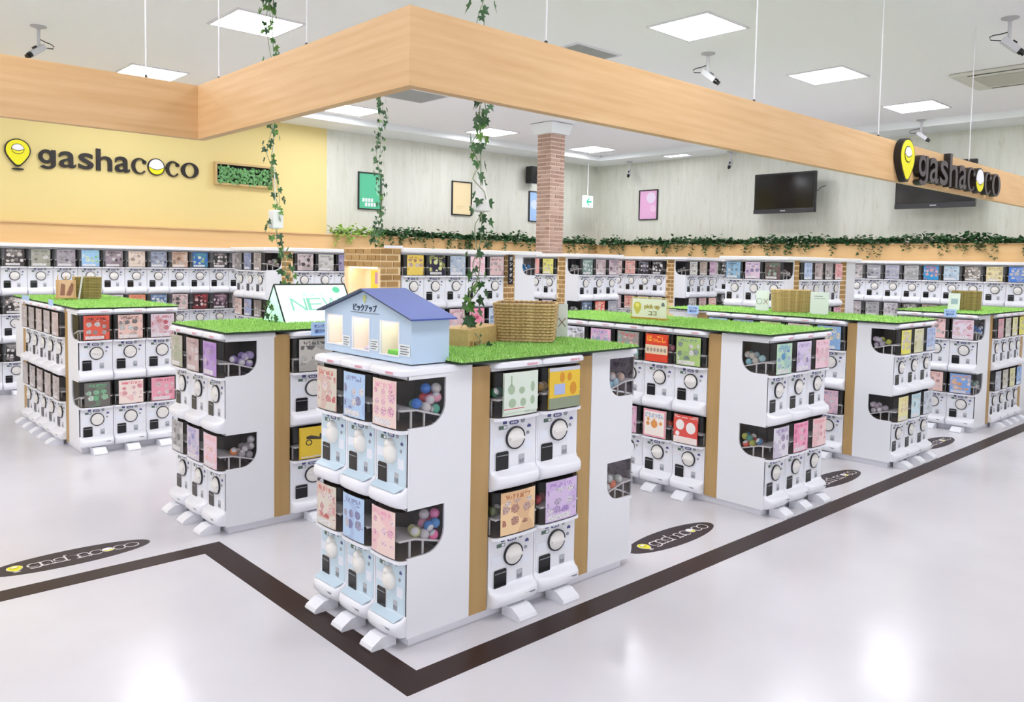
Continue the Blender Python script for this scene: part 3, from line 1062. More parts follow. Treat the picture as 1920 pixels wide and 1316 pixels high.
# ---- counter E: rope basket; long axis y
E0 = (6.94, 2.755); E1 = (7.77, 5.08)
cE = counter('display_counter', 'white capsule counter carrying the coiled rope basket between two cards', *E0, *E1, 'y')
panel_x(cE, E0, 2.755, 0.322, 6.94, 2, HP, False)
strip_x(cE, E0, 3.078, 3.162, 6.94, HP - 0.01)
strip_x(cE, E0, 4.60, 4.72, 6.94, HP - 0.01)
panel_x(cE, E0, 5.08, 0.355, 6.94, 2, HP, True)
row('-x', 6.94, 3.165, 4.597, {1: [('#a8c4ea', '#6c84b8'), ('#949cc4', '#505c90'), ('#dadaa4', '#3c3c34'), ('#e4cad2', '#a07c88'), ('#8cb0da', '#e0d0a0')],
                              0: [None, None, None, ('#d8c0c8', '#907880'), ('#e2bcca', '#7484a4')]},
    'long side of rope-basket counter', 'machines on the long side of the rope-basket counter', 2, foot=True)
rE2 = row('-y', 2.755, 6.942, 7.768, {1: [('#e8e264', '#b4a4b4'), ('#dcdab4', '#bcb880'), ('#b4c4e4', '#8494c8')], 0: [('#e9e2a4', '#e2b464'), ('#cce2ea', '#84b4b4'), ('#ccd4dc', '#8c94a0')]},
          'front end of rope-basket counter', 'machines on the front end of the rope-basket counter', 2, foot=True)
window_caps(rE2[(1, 0)], -1, ['#b8a8b8', '#c8c0cc', '#c8cc50', '#c0b4c4'], 'capsule in upper side window of rope-basket counter', 'capsules in upper window of rope-basket counter', 9)
window_caps(rE2[(0, 0)], -1, ['#c8bcc8', '#d0c0cc', '#b8a8b4'], 'capsule in lower side window of rope-basket counter', 'capsules in lower window of rope-basket counter', 9)
turf(6.90, 2.72, 7.79, 5.10, TOPZ, 'green artificial turf mat under the coiled rope basket', 8000)

# ---- counter F: far right; long axis x
F0 = (9.17, 2.80); F1 = (11.05, 3.62)
cF = counter('display_counter', 'white capsule counter farthest along the tape line, carrying a small basket', *F0, *F1, 'x')
panel_y(cF, F0, 9.17, 0.34, 2.80, 2, HP, False)
strip_y(cF, F0, 9.51, 9.61, 2.80, HP - 0.01)
strip_y(cF, F0, 10.60, 10.70, 2.80, HP - 0.01)
panel_y(cF, F0, 11.05, 0.345, 2.80, 2, HP, True)
rF = row('-x', 9.17, 2.802, 3.618, {1: [('#d8c8c8', '#807070'), ('#f2cac8', '#443434'), ('#e9dee9', '#d48898')], 0: [('#d0c8c8', '#808080'), ('#eac8c0', '#b07070'), ('#84aae0', '#e8a468')]},
         'front end of farthest counter', 'machines on the front end of the farthest counter', 2, foot=True)
row('-y', 2.80, 9.612, 10.598, {1: [('#dca4ac', '#a46c7c'), ('#ccc8b8', '#8c8878'), ('#e2e0a4', '#b0ac64'), ('#e8e264', '#a8a450')], 0: [('#b8bcc8', '#787c88'), ('#c0bcac', '#808070'), ('#dcd8a0', '#a8a468'), ('#88b4e4', '#5878a8')]},
    'long side of farthest counter', 'machines on the long side of the farthest counter', 2, foot=True)
window_caps(rF[(1, 2)], 1, ['#2f80d8', '#3a88dc', '#2868b8'], 'capsule in upper window of farthest counter', 'capsules in upper window of farthest counter', 9)
window_caps(rF[(0, 2)], 1, ['#a0b4a8', '#b4c0b8', '#90a498'], 'capsule in lower window of farthest counter', 'capsules in lower window of farthest counter', 7)
turf(9.13, 2.76, 11.07, 3.64, TOPZ, 'green artificial turf mat under the small farthest basket', 6000)

# ---- tall islands (three machines high)
ZT = 1.80
def tall_top(t, org, x0, y0, x1, y1):
    link('top_board', bevel_mesh(MB().box(x0 - org[0] - 0.06, y0 - org[1] - 0.06, ZT - 0.02, x1 - org[0] + 0.06, y1 - org[1] + 0.06, ZT + 0.022).mesh('top_board', LEDGE), 0.006), t)
def bstrip_y(t, org, xa, xb, y):
    r = link('brick_strip', MB().box(xa - org[0], y - org[1] + 0.004, 0.05, xb - org[0], y - org[1] + 0.02, ZT - 0.022).mesh('brick_strip', MORTAR), t)
    bricks(r, (xa - org[0], y - org[1] + 0.003), '-y', xb - xa, 1.12, ZT - 0.024, 0.062, 0.125, 0.015, 'y')
def bstrip_x(t, org, ya, yb, x):
    r = link('brick_strip', MB().box(x - org[0] + 0.004, ya - org[1], 0.05, x - org[0] + 0.02, yb - org[1], ZT - 0.022).mesh('brick_strip', MORTAR), t)
    bricks(r, (x - org[0] + 0.003, ya - org[1]), '-x', yb - ya, 1.12, ZT - 0.024, 0.062, 0.125, 0.015, 'y')
def lower_fill(t, org, face, plane, a, b, h=0.63):
    """plain kick face where the bottom row is out of sight behind the counters"""
    if face == '-y':
        me = MB().box(a - org[0], plane - org[1] + 0.01, 0.059, b - org[0], plane - org[1] + 0.30, h - 0.004)
    else:
        me = MB().box(plane - org[0] + 0.01, a - org[1], 0.059, plane - org[0] + 0.30, b - org[1], h - 0.004)
    link('kick_face', me.mesh('kick_face', PANELW), t)

# T1: left-hand island in front of the yellow wall
P0, P1 = (4.36, 9.09), (6.20, 9.93)
c1 = counter('tall_island', 'tall white machine island standing in front of the yellow wall', *P0, *P1, 'x', True)
panel_y(c1, P0, 4.36, 0.20, 9.09, 3, ZT - 0.022, False)
bstrip_y(c1, P0, 4.56, 4.71, 9.09)
panel_y(c1, P0, 6.20, 0.34, 9.09, 3, ZT - 0.022, True)
lower_fill(c1, P0, '-y', 9.09, 4.71, 5.86); lower_fill(c1, P0, '-x', 4.36, 9.1, 9.92)
tall_top(c1, P0, *P0, *P1)
rT1 = row('-x', 4.36, 9.10, 9.925, {2: [('#8c8888', '#383438'), ('#8c98b8', '#485478'), ('#a89c98', '#6c6460')], 1: [('#d8c0b8', '#a08078'), ('#9cacd0', '#a87c84'), ('#8c8078', '#5c544c')]},
         'end of island by yellow wall', 'machines on the end of the island by the yellow wall', 3, tall=True, detail=1)
row('-y', 9.09, 4.712, 5.858, {2: [('#ccbcbc', '#383030'), ('#cccac4', '#7c7a78'), ('#9c94b4', '#5c5480'), ('#c8b8b0', '#786858')], 1: [('#c8b4a8', '#706050'), ('#b8b4b0', '#606060'), ('#a8a0b0', '#605870'), ('#b8a8a0', '#706058')]},
    'side of island by yellow wall', 'machines on the side of the island by the yellow wall', 3, tall=True, detail=1)
window_caps(rT1[(2, 2)], 1, ['#c4b0b0', '#b8a8a8'], 'capsule in top window of island by yellow wall', 'capsules in top window of island by yellow wall', 7)

# T1b: island with the lit brick display case
Q0, Q1 = (4.725, 6.80), (6.63, 7.50)
c2 = counter('tall_island', 'tall white machine island joined to the lit brick display case', *Q0, *Q1, 'x', True)
bstrip_y(c2, Q0, 6.138, 6.31, 6.80)
panel_y(c2, Q0, 6.63, 0.318, 6.80, 3, ZT - 0.022, True)
lower_fill(c2, Q0, '-y', 6.80, 4.73, 6.14)
link('top_board', bevel_mesh(MB().box(0.0, -0.06, ZT - 0.02, Q1[0] - Q0[0] + 0.06, Q1[1] - Q0[1] + 0.06, ZT + 0.022).mesh('top_board', LEDGE), 0.006), c2)
row('-y', 6.80, 4.732, 6.135, {2: [('#e9cc60', '#a4683c'), ('#241c3c', '#d8dc70'), ('#b4c0d0', '#8494ac'), ('#f2d4dc', '#e890a4'), ('#dcbcbc', '#4c4444')], 1: [('#d8c4bc', '#806858'), ('#e2bcc4', '#b07484'), ('#e4c4c8', '#a87c84'), ('#f29cb4', '#d04c70'), ('#c4d2e2', '#7c94b0')]},
    'island with brick display case', 'machines on the island with the brick display case', 3, tall=True, detail=1)
m = machine('+x', 6.63, 6.94, 2, 0.27, ('#d0c8c8', '#808080'), 'top capsule machine turned away at the far end of display-case island', 'machines turned away at tall islands', top=True, detail=1)
window_caps(m, -1, ['#3a90cc', '#4498d0', '#3080bc'], 'capsule in top end window of display-case island', 'capsules in end window of display-case island', 7)
vb = link('vertical_banner', MB().box(6.138 - Q0[0], -0.075, 1.44, 6.215 - Q0[0], -0.07, ZT - 0.025).mesh('vertical_banner', mat('banner_black', '#17121a', 0.4)), c2)
for k in range(5):
    link('lettering', fit_text('ガ', SIGNWHITE, w=0.042, h=0.042) if k == 0 else fit_text('シャポン'[k - 1], SIGNWHITE, w=0.040, h=0.040), vb, (6.177 - Q0[0], -0.078, 1.735 - k * 0.062))

# T2: island in front of the pillar
R0, R1 = (7.93, 7.30), (8.76, 8.62)
c3 = counter('tall_island', 'tall white machine island standing before the brick pillar', *R0, *R1, 'y', True)
panel_x(c3, R0, 7.30, 0.235, 7.93, 3, ZT - 0.022, False)
bstrip_x(c3, R0, 7.537, 7.69, 7.93)
panel_x(c3, R0, 8.62, 0.25, 7.93, 3, ZT - 0.022, True)
lower_fill(c3, R0, '-x', 7.93, 7.69, 8.36); lower_fill(c3, R0, '-y', 7.30, 7.94, 8.75)
tall_top(c3, R0, *R0, *R1)
row('-x', 7.93, 7.692, 8.24, {2: [('#eaa8a4', '#c06464'), ('#e2dc78', '#a4a058')], 1: [('#d8d4d0', '#484040'), ('#c8bcd0', '#786c88')]},
    'side of island before brick pillar', 'machines on the side of the island before the pillar', 3, tall=True, detail=1)
rT2 = row('-y', 7.30, 7.94, 8.75, {2: [('#748c84', '#c4d4cc'), ('#ccbcbc', '#846464'), ('#ccb4bc', '#54444c')], 1: [('#44546c', '#a4b4c8'), ('#dc6854', '#f0d0c0'), ('#acacb4', '#6c6c78')]},
    'end of island before brick pillar', 'machines on the end of the island before the pillar', 3, tall=True, detail=1)
window_caps(rT2[(2, 0)], -1, ['#9c9c98', '#a8a8a4'], 'capsule in top window of island before pillar', 'capsules in top window of island before pillar', 7)
window_caps(rT2[(1, 0)], -1, ['#b0b0ac', '#a4a4a0'], 'capsule in middle window of island before pillar', 'capsules in middle window of island before pillar', 7)

# T3: island beneath the pink poster
S0, S1 = (10.38, 7.30), (11.21, 9.05)
c4 = counter('tall_island', 'tall white machine island below the pink framed poster', *S0, *S1, 'y', True)
panel_x(c4, S0, 7.30, 0.215, 10.38, 3, ZT - 0.022, False)
bstrip_x(c4, S0, 7.517, 7.668, 10.38)
panel_x(c4, S0, 9.05, 0.26, 10.38, 3, ZT - 0.022, True)
lower_fill(c4, S0, '-x', 10.38, 7.67, 8.78); lower_fill(c4, S0, '-y', 7.30, 10.39, 11.2)
tall_top(c4, S0, *S0, *S1)
row('-x', 10.38, 7.67, 8.78, {2: [('#d8c0c0', '#806868'), ('#e4aca4', '#70503c'), ('#2c2c34', '#9898a8'), ('#2c282c', '#d4d4d4')], 1: [('#c8b8c0', '#786870'), ('#e0a8a0', '#c05848'), ('#d8c8c0', '#706058'), ('#c8bcb8', '#706868')]},
    'side of island below pink poster', 'machines on the side of the island below the pink poster', 3, tall=True, detail=1)
rT3 = row('-y', 7.30, 10.39, 11.2, {2: [('#dcdcd4', '#242424'), ('#bcac9c', '#8c7c6c'), ('#d4b4cc', '#a46494')], 1: [('#d4d0cc', '#585450'), ('#d8b4b0', '#a06c6c'), ('#ecc4b4', '#c87870')]},
    'end of island below pink poster', 'machines on the end of the island below the pink poster', 3, tall=True, detail=1)
window_caps(rT3[(2, 0)], -1, ['#8c8884', '#989490'], 'capsule in top window of island below pink poster', 'capsules in top window of island below pink poster', 5)

# T4: island below the first television
U0, U1 = (8.98, 4.88), (10.86, 5.71)
c5 = counter('tall_island', 'tall white machine island behind the coiled rope basket', *U0, *U1, 'x', True)
panel_y(c5, U0, 8.98, 0.215, 4.88, 3, ZT - 0.022, False)
bstrip_y(c5, U0, 9.195, 9.325, 4.88)
bstrip_y(c5, U0, 10.435, 10.60, 4.88)
panel_y(c5, U0, 10.86, 0.255, 4.88, 3, ZT - 0.022, True, window=False)
lower_fill(c5, U0, '-y', 4.88, 9.33, 10.43); lower_fill(c5, U0, '-x', 8.98, 4.89, 5.70)
tall_top(c5, U0, *U0, *U1)
rT4 = row('-x', 8.98, 4.89, 5.705, {2: [('#8cb4d0', '#445c6c'), ('#dcc4d4', '#8474a4'), ('#644c4c', '#5c846c')], 1: [('#b8c0c8', '#606870'), ('#c8b8c8', '#706080'), ('#887068', '#504038')]},
          'end of island behind rope basket', 'machines on the end of the island behind the rope basket', 3, tall=True, detail=1)
row('-y', 4.88, 9.328, 10.432, {2: [('#bccce8', '#8498c0'), ('#bcacac', '#847474'), ('#aca4a4', '#787070'), ('#eab4b4', '#d44458')], 1: [('#d0d4d0', '#889088'), ('#c8c8c8', '#787878'), ('#b8b8b0', '#707068'), ('#f0bcc8', '#c87888')]},
    'side of island behind rope basket', 'machines on the side of the island behind the rope basket', 3, tall=True, detail=1)
window_caps(rT4[(2, 2)], 1, ['#807470', '#8c807c'], 'capsule in top window of island behind rope basket', 'capsules in top window of island behind rope basket', 5)

# ---- rows along the walls
BWY = 11.10
wb = counter('machine_row_base', 'low white base running under the machines along the yellow wall', 0.85, BWY, 6.4, 11.45, 'x', True)
link('top_board', MB().box(-0.1, -0.07, ZT - 0.02, 5.6, 0.1, ZT + 0.02).mesh('top_board', LEDGE), wb)
NB = 12
p0 = 1.9825
bt = [('#443c3c', '#c4bcb4'), ('#a4a494', '#646460'), ('#a49ca4', '#544c54'), ('#9cc4ea', '#84c494'), ('#9c8c94', '#241c1c'), ('#dcccbc', '#947464'), ('#949cac', '#444c64'), ('#ccac94', '#745444'), ('#3c6cb4', '#64a454'), ('#343434', '#b4a4a4'), ('#a8a0a0', '#504848'), ('#908890', '#403840')]
bm2 = [('#383434', '#e0d8d0'), ('#b8b0b4', '#686064'), ('#c8c0c4', '#786c70'), ('#d0c4c0', '#807068'), ('#d8ccd4', '#907c88'), ('#ec9c78', '#a84830'), ('#5c7498', '#c0ccd8'), ('#dcc4c0', '#383030'), ('#3c2428', '#d05058'), ('#4c3844', '#c8a8b4'), ('#a89898', '#504444'), ('#a09890', '#504840')]
bl = [('#2c2828', '#d8d0d0'), ('#a0989c', '#504850')] + [None] * 10
row('-y', BWY, p0, p0 + NB * 0.2775, {2: bt, 1: bm2, 0: bl}, 'along the yellow wall', 'machines along the yellow wall', 3, tall=True, foot=True, detail=1)
row('-y', BWY, p0 - 4 * 0.2775, p0, {2: [('#a8a0a0', '#504848'), ('#8c98b0', '#404860'), ('#c8b8a8', '#705848'), ('#4c4444', '#b8aca4')], 1: [('#b0a4a8', '#504850'), ('#d8c4b8', '#806050'), ('#a0a8a0', '#505850'), ('#3c3838', '#b0a8a0')], 0: [('#b8b0a8', '#605848'), ('#988c94', '#483c44'), ('#c0a898', '#705040'), ('#88808c', '#403848')]},
    'yellow wall row beyond picture edge', 'machines along the yellow wall beyond the picture edge', 3, tall=True, foot=True, detail=1)
RWX = 12.52
wr = counter('machine_row_base', 'low white base running under the machines along the television wall', RWX, 1.2, 12.95, 9.2, 'y', True)
link('top_board', MB().box(-0.07, -0.1, ZT - 0.02, 0.1, 8.1, ZT + 0.02).mesh('top_board', LEDGE), wr)
rt_ = [('#c0b8b8', '#706868'), ('#a8a8b0', '#585860'), ('#b4b4c4', '#747484'), ('#b4b4b4', '#444444'), ('#3494cc', '#c4543c'), ('#bcd0dc', '#6484a4'), ('#746c64', '#dcd4cc'), ('#e2d4a4', '#a89458'), ('#4c84dc', '#c4c4c4'), ('#dcda74', '#a4a474'), ('#e2c4bc', '#745454'), ('#d0c8c0', '#807870')]
rm_ = [('#b8b0b0', '#686060'), ('#a8a8a8', '#585858'), ('#d4d0d4', '#605c60'), ('#5c5854', '#d4d0cc'), ('#a49488', '#584840'), ('#a4c0e0', '#303c4c'), ('#98b088', '#e0e0d0'), ('#c8c0b0', '#787060'), ('#b0b8c8', '#606878'), ('#c8c8a0', '#787850'), ('#d0b8b0', '#785c54'), ('#c0b8b0', '#706860')]
row('-x', RWX, 5.73 - 12 * 0.277 + 0.0, 5.73, {2: rt_, 1: rm_}, 'along the television wall', 'machines along the television wall', 3, tall=True, detail=1)
row('-x', RWX, 5.73 - 16 * 0.277, 5.73 - 12 * 0.277, {2: [('#d8d0c0', '#807060'), ('#b0b8c8', '#505868'), ('#c8a8a0', '#704840'), ('#a8b0a0', '#505848')], 1: [('#c0b8b0', '#605850'), ('#a8a0a8', '#504850'), ('#d0c0b0', '#786050'), ('#98a0a8', '#404850')]},
    'television wall row beyond picture edge', 'machines along the television wall beyond the picture edge', 3, tall=True, detail=1)
row('-x', RWX, 7.5, 8.6, {2: [('#9c8478', '#403430'), ('#b0b8a8', '#505848'), ('#2c2c30', '#a0a0a0'), ('#606058', '#c0c0b8')], 1: [('#c8b8b0', '#706058'), ('#282828', '#a8a8a8'), ('#343438', '#c0c0c4'), ('#a09080', '#504840')]},
    'television wall behind pink-poster island', 'machines on the television wall behind the island', 3, tall=True, detail=1)
kf = MB().box(0.01, 0.0, 0.059, 0.2, 8.0, 0.62).mesh('kick_face', PANELW)
link('kick_face', kf, wr)
link('kick_face', MB().box(1.7, 0.01, 0.059, 5.5, 0.2, 0.62).mesh('kick_face', PANELW), wb)

# ------------------------------------------------------------------ lit brick display case at the end of the island
case = thing('display_case', 'tan brick display case with a warm lit niche, behind the model house roof', 'display case', (4.47, 6.80, 0))
niche = (0.05, 0.63, 1.05, 1.62)   # y0,y1,z0,z1
b = MB()
b.box(0.006, 0.006, 0.0, 0.25, niche[0], 1.815)
b.box(0.006, niche[1], 0.0, 0.25, 0.69, 1.815)
b.box(0.006, niche[0], 0.0, 0.25, niche[1], niche[2])
b.box(0.006, niche[0], niche[3], 0.25, niche[1], 1.815)
b.box(0.235, niche[0], niche[2], 0.25, niche[1], niche[3])
link('case_body', b.mesh('case_body', MORTAR), case)
bricks(case, (0.0, 0.0), '-y', 0.25, 1.05, 1.815, 0.066, 0.15, 0.018, 'y')
bricks(case, (0.0, 0.0), '-x', 0.69, 1.05, 1.815, 0.066, 0.15, 0.018, 'y', skip=lambda c, z: niche[2] < z < niche[3] + 0.01)
link('niche_lining', MB().box(0.225, niche[0], niche[2], 0.234, niche[1], niche[3]).box(0.02, niche[0], niche[2], 0.234, niche[0] + 0.006, niche[3]).box(0.02, niche[1] - 0.006, niche[2], 0.234, niche[1], niche[3]).mesh('niche_lining', mat('niche_cream', '#fff0d6', 0.6)), case)
lamp = mat('warm_lamp', '#fff0d0', 0.5, emit='#ffe8c4', estr=5.5)
link('niche_lamp', MB().box(0.03, 0.08, 1.605, 0.06, 0.60, 1.617).mesh('niche_lamp', lamp), case)
link('niche_shelf', MB().box(0.03, niche[0], 1.30, 0.225, niche[1], 1.31).mesh('niche_shelf', mat('shelf_cream', '#fff4dc', 0.3)), case)
link('yellow_card', MB().box(0.215, 0.22, 1.36, 0.222, 0.50, 1.58).mesh('yellow_card', mat('card_yellow', '#f4dc50', 0.5)), case)
link('mauve_card', MB().box(0.205, 0.29, 1.44, 0.212, 0.41, 1.56).mesh('mauve_card', mat('card_mauve', '#b890c0', 0.5)), case)
link('clay_card', MB().box(0.12, 0.16, 1.32, 0.126, 0.26, 1.40).mesh('clay_card', mat('card_clay', '#d89868', 0.5)), case)
for k, (yy_, zz, cc) in enumerate(((0.32, 1.335, '#d8c8d0'), (0.22, 1.34, '#c89860'), (0.50, 1.33, '#c8a060'))):
    bb = MB().lathe([(0.012, 0), (0.024, 0.006), (0.026, 0.03), (0.016, 0.044), (0.02, 0.06), (0.012, 0.078), (0.001, 0.08)], 12)
    o = tag(link('toy_figure', bb.mesh('toy_figure', mat('toy' + cc.strip('#'), cc, 0.4), True), None, (4.47 + 0.10, 6.80 + yy_, 1.311)), ['pale toy figure on the lit niche shelf, middle', 'tan toy figure nearest the niche corner', 'tan toy figure at the niche end away from corner'][k], 'toy figure')

# ------------------------------------------------------------------ printed posters that can be read
def disc(b, cx, cz, rx, rz_, y0, y1, n=18, a0=0.0, a1=360.0):
    pts = [(cx + rx * math.cos(math.radians(a0 + (a1 - a0) * k / n)), cz + rz_ * math.sin(math.radians(a0 + (a1 - a0) * k / n))) for k in range(n if a1 - a0 >= 360 else n + 1)]
    return b.prism(pts, 'xz', y0, y1)
def flat(parent, name, x0, z0, x1, z1, col, y=-0.0485, t=0.0006):
    return link(name, MB().box(x0, y - t, z0, x1, y, z1).mesh(name, mat('print_' + col.strip('#'), col, 0.35)), parent)
pz0, pz1 = 0.345, 0.55
p = rD[(1, 3)][1]
flat(p, 'print_ground', -0.1, pz0, 0.1, pz1, '#e4452a')
flat(p, 'print_band', -0.1, 0.40, 0.1, 0.468, '#ecd8b4', -0.0492)
for k, (ch, cx, cz) in enumerate((('ほ', -0.062, 0.515), ('っ', -0.022, 0.503), ('こ', 0.020, 0.513), ('し', 0.066, 0.512))):
    link('lettering', fit_text(ch, mat('print_orange', '#ffb43c', 0.35), h=0.024 if ch == 'っ' else 0.044, offset=0.03, thick=0.0004), p, (cx, -0.0496, cz))
b = MB()
for k in range(6):
    disc(b, -0.078 + k * 0.031, 0.432, 0.012, 0.016, -0.0502, -0.0493, 10)
link('print_figures', b.mesh('print_figures', mat('print_greybrown', '#a8988c', 0.35)), p)['kind'] = 'stuff'
p = rD[(0, 3)][1]
flat(p, 'print_ground', -0.1, pz0, 0.1, pz1, '#eda4b4')
flat(p, 'print_sheet', -0.088, pz0 + 0.012, 0.088, pz1 - 0.014, '#f7ece2', -0.0492)
link('lettering', fit_text('どうぶつぱん', mat('print_blue', '#6f9cc4', 0.35), w=0.165, h=0.036, offset=0.03, thick=0.0004), p, (0.0, -0.0497, 0.508))
b = MB()
disc(b, 0.0, 0.443, 0.030, 0.030, -0.0502, -0.0493)
for cx, cz, r in ((-0.055, 0.475, 0.013), (-0.058, 0.442, 0.016), (0.058, 0.452, 0.014), (0.0, 0.478, 0.008)):
    disc(b, cx, cz, r, r, -0.0502, -0.0493, 12)
link('print_figures', b.mesh('print_figures', mat('print_bread', '#e49a54', 0.35)), p)['kind'] = 'stuff'
p = rD[(0, 4)][1]
flat(p, 'print_ground', -0.1, 0.392, 0.1, pz1 - 0.02, '#e2544a')
flat(p, 'print_caption', -0.1, pz0, 0.1, 0.392, '#f2e4dc')
b = MB()
disc(b, -0.045, 0.478, 0.036, 0.038, -0.0496, -0.0486)
disc(b, 0.046, 0.462, 0.040, 0.042, -0.0496, -0.0486)
disc(b, -0.066, 0.412, 0.018, 0.018, -0.0496, -0.0486)
link('print_figures', b.mesh('print_figures', mat('print_offwhite', '#f1ece8', 0.35)), p)['kind'] = 'stuff'
p = rA2[(1, 0)][1]
b = MB()
for cx, cz, rx, rz_ in ((-0.058, 0.470, 0.020, 0.024), (0.004, 0.462, 0.017, 0.017), (-0.052, 0.405, 0.022, 0.022), (0.012, 0.405, 0.017, 0.020), (0.068, 0.41, 0.013, 0.022), (0.068, 0.475, 0.012, 0.026)):
    disc(b, cx, cz, rx, rz_, -0.0496, -0.0486, 14)
b.box(-0.062, -0.0496, 0.49, -0.054, -0.0486, 0.535)
flat(p, 'print_ground', -0.1, 0.362, 0.1, pz1, '#dfeadb')
link('print_figures', b.mesh('print_figures', mat('print_sage', '#a9bfa0', 0.35)), p)['kind'] = 'stuff'
flat(p, 'print_line', -0.1, 0.376, 0.02, 0.380, '#c8606a', -0.0492)
p = rA2[(1, 1)][1]
flat(p, 'print_ground', -0.1, 0.40, 0.1, pz1 - 0.018, '#ecc63c')
flat(p, 'print_chequer', -0.1, pz1 - 0.018, 0.1, pz1, '#c8ccd8')
flat(p, 'print_block', -0.07, 0.415, 0.0, 0.468, '#aebce6', -0.0492)
flat(p, 'print_caption', -0.1, pz0, 0.1, 0.40, '#8f9a80')
b = MB()
for cx, cz, rx, rz_ in ((-0.018, 0.50, 0.016, 0.026), (0.03, 0.50, 0.014, 0.022), (0.055, 0.44, 0.022, 0.032)):
    disc(b, cx, cz, rx, rz_, -0.0500, -0.0490, 14)
link('print_figures', b.mesh('print_figures', mat('print_amber', '#d8952c', 0.35)), p)['kind'] = 'stuff'
p = rB2[(0, 0)][1]
flat(p, 'print_ground', -0.1, 0.36, 0.1, pz1, '#e9c738')
b = MB()
b.lathe([(0.020, -0.0500), (0.020, -0.0486), (0.014, -0.0486), (0.014, -0.0500)], 18, (-0.045, 0, 0.45), 'y', True)
b.lathe([(0.020, -0.0500), (0.020, -0.0486), (0.014, -0.0486), (0.014, -0.0500)], 18, (0.055, 0, 0.45), 'y', True)
b.prism([(-0.06, 0.475), (0.03, 0.462), (0.05, 0.455), (0.045, 0.47), (0.03, 0.50), (0.022, 0.50), (0.02, 0.478), (-0.03, 0.495), (-0.06, 0.49)], 'xz', -0.0500, -0.0486)
link('print_bicycle', b.mesh('print_bicycle', mat('print_ink', '#3a3630', 0.35)), p)

# ------------------------------------------------------------------ shop name sign (pin, five upright letters, three round letters, a ball)
def ring_letter(cx, cz, rx, rz_, kind):
    """high-contrast o or c as polygons in xz"""
    n = 28
    ix, iz = rx * 0.55, rz_ * 0.84
    if kind == 'o':
        polys = []
        for k in range(n):
            a, c = 2 * PI * k / n, 2 * PI * (k + 1) / n
            polys.append([(cx + rx * math.cos(a), cz + rz_ * math.sin(a)), (cx + rx * math.cos(c), cz + rz_ * math.sin(c)),
                          (cx + ix * math.cos(c), cz + iz * math.sin(c)), (cx + ix * math.cos(a), cz + iz * math.sin(a))])
        return polys
    polys = []
    a0, a1 = math.radians(42), math.radians(322)
    for k in range(n):
        a, c = a0 + (a1 - a0) * k / n, a0 + (a1 - a0) * (k + 1) / n
        ox = 0.10 * rx
        polys.append([(cx + rx * math.cos(a), cz + rz_ * math.sin(a)), (cx + rx * math.cos(c), cz + rz_ * math.sin(c)),
                      (cx + ox + ix * 1.15 * math.cos(c), cz + iz * math.sin(c)), (cx + ox + ix * 1.15 * math.cos(a), cz + iz * math.sin(a))])
    bx, bz, br = cx + rx * 0.66, cz + rz_ * 0.52, rx * 0.26
    polys.append([(bx + br * math.cos(2 * PI * k / 12), bz + br * math.sin(2 * PI * k / 12)) for k in range(12)])
    return polys
def g_glyph():
    """single-storey g: round bowl, straight stem, hooked tail"""
    b = MB()
    n = 24
    for k in range(n):
        a, c = 2 * PI * k / n, 2 * PI * (k + 1) / n
        b.prism([(0.40 + 0.40 * math.cos(a), 0.64 + 0.36 * math.sin(a)), (0.40 + 0.40 * math.cos(c), 0.64 + 0.36 * math.sin(c)),
                 (0.41 + 0.20 * math.cos(c), 0.64 + 0.20 * math.sin(c)), (0.41 + 0.20 * math.cos(a), 0.64 + 0.20 * math.sin(a))], 'xz', -0.02, 0.02)
    b.prism([(0.68, 0.24), (0.90, 0.24), (0.90, 0.99), (0.68, 0.99)], 'xz', -0.0208, 0.02)
    for k in range(14):
        a, c = math.radians(-150.0 * k / 14), math.radians(-150.0 * (k + 1) / 14)
        b.prism([(0.46 + 0.44 * math.cos(a), 0.25 + 0.25 * math.sin(a)), (0.46 + 0.44 * math.cos(c), 0.25 + 0.25 * math.sin(c)),
                 (0.46 + 0.22 * math.cos(c), 0.25 + 0.11 * math.sin(c)), (0.46 + 0.22 * math.cos(a), 0.25 + 0.11 * math.sin(a))], 'xz', -0.02, 0.02)
    return b.v, b.f, 0.90, 1.0
def pin_outline(r, h, n=24):
    """teardrop: circle of radius r on top of a point; origin at the circle centre"""
    pts = [(r * math.cos(math.radians(a)), r * math.sin(math.radians(a))) for a in [-28 + (236.0 * k / n) for k in range(n + 1)]]
    q = [(0.70, 0.32), (0.50, 0.60), (0.33, 0.80), (0.22, 0.92), (0.14, 0.985)]
    e = -0.469 * r
    pts += [(-a * r, e + (-h - e) * f) for a, f in q] + [(0.0, -h)] + [(a * r, e + (-h - e) * f) for a, f in q[::-1]]
    return pts
LET = [('g', 0.0, 0.193, -0.034, 0.208), ('a', 0.233, 0.423, 0.0, 0.208), ('s', 0.455, 0.632, 0.0, 0.208), ('h', 0.665, 0.859, 0.0, 0.282), ('a', 0.893, 1.078, 0.0, 0.208)]
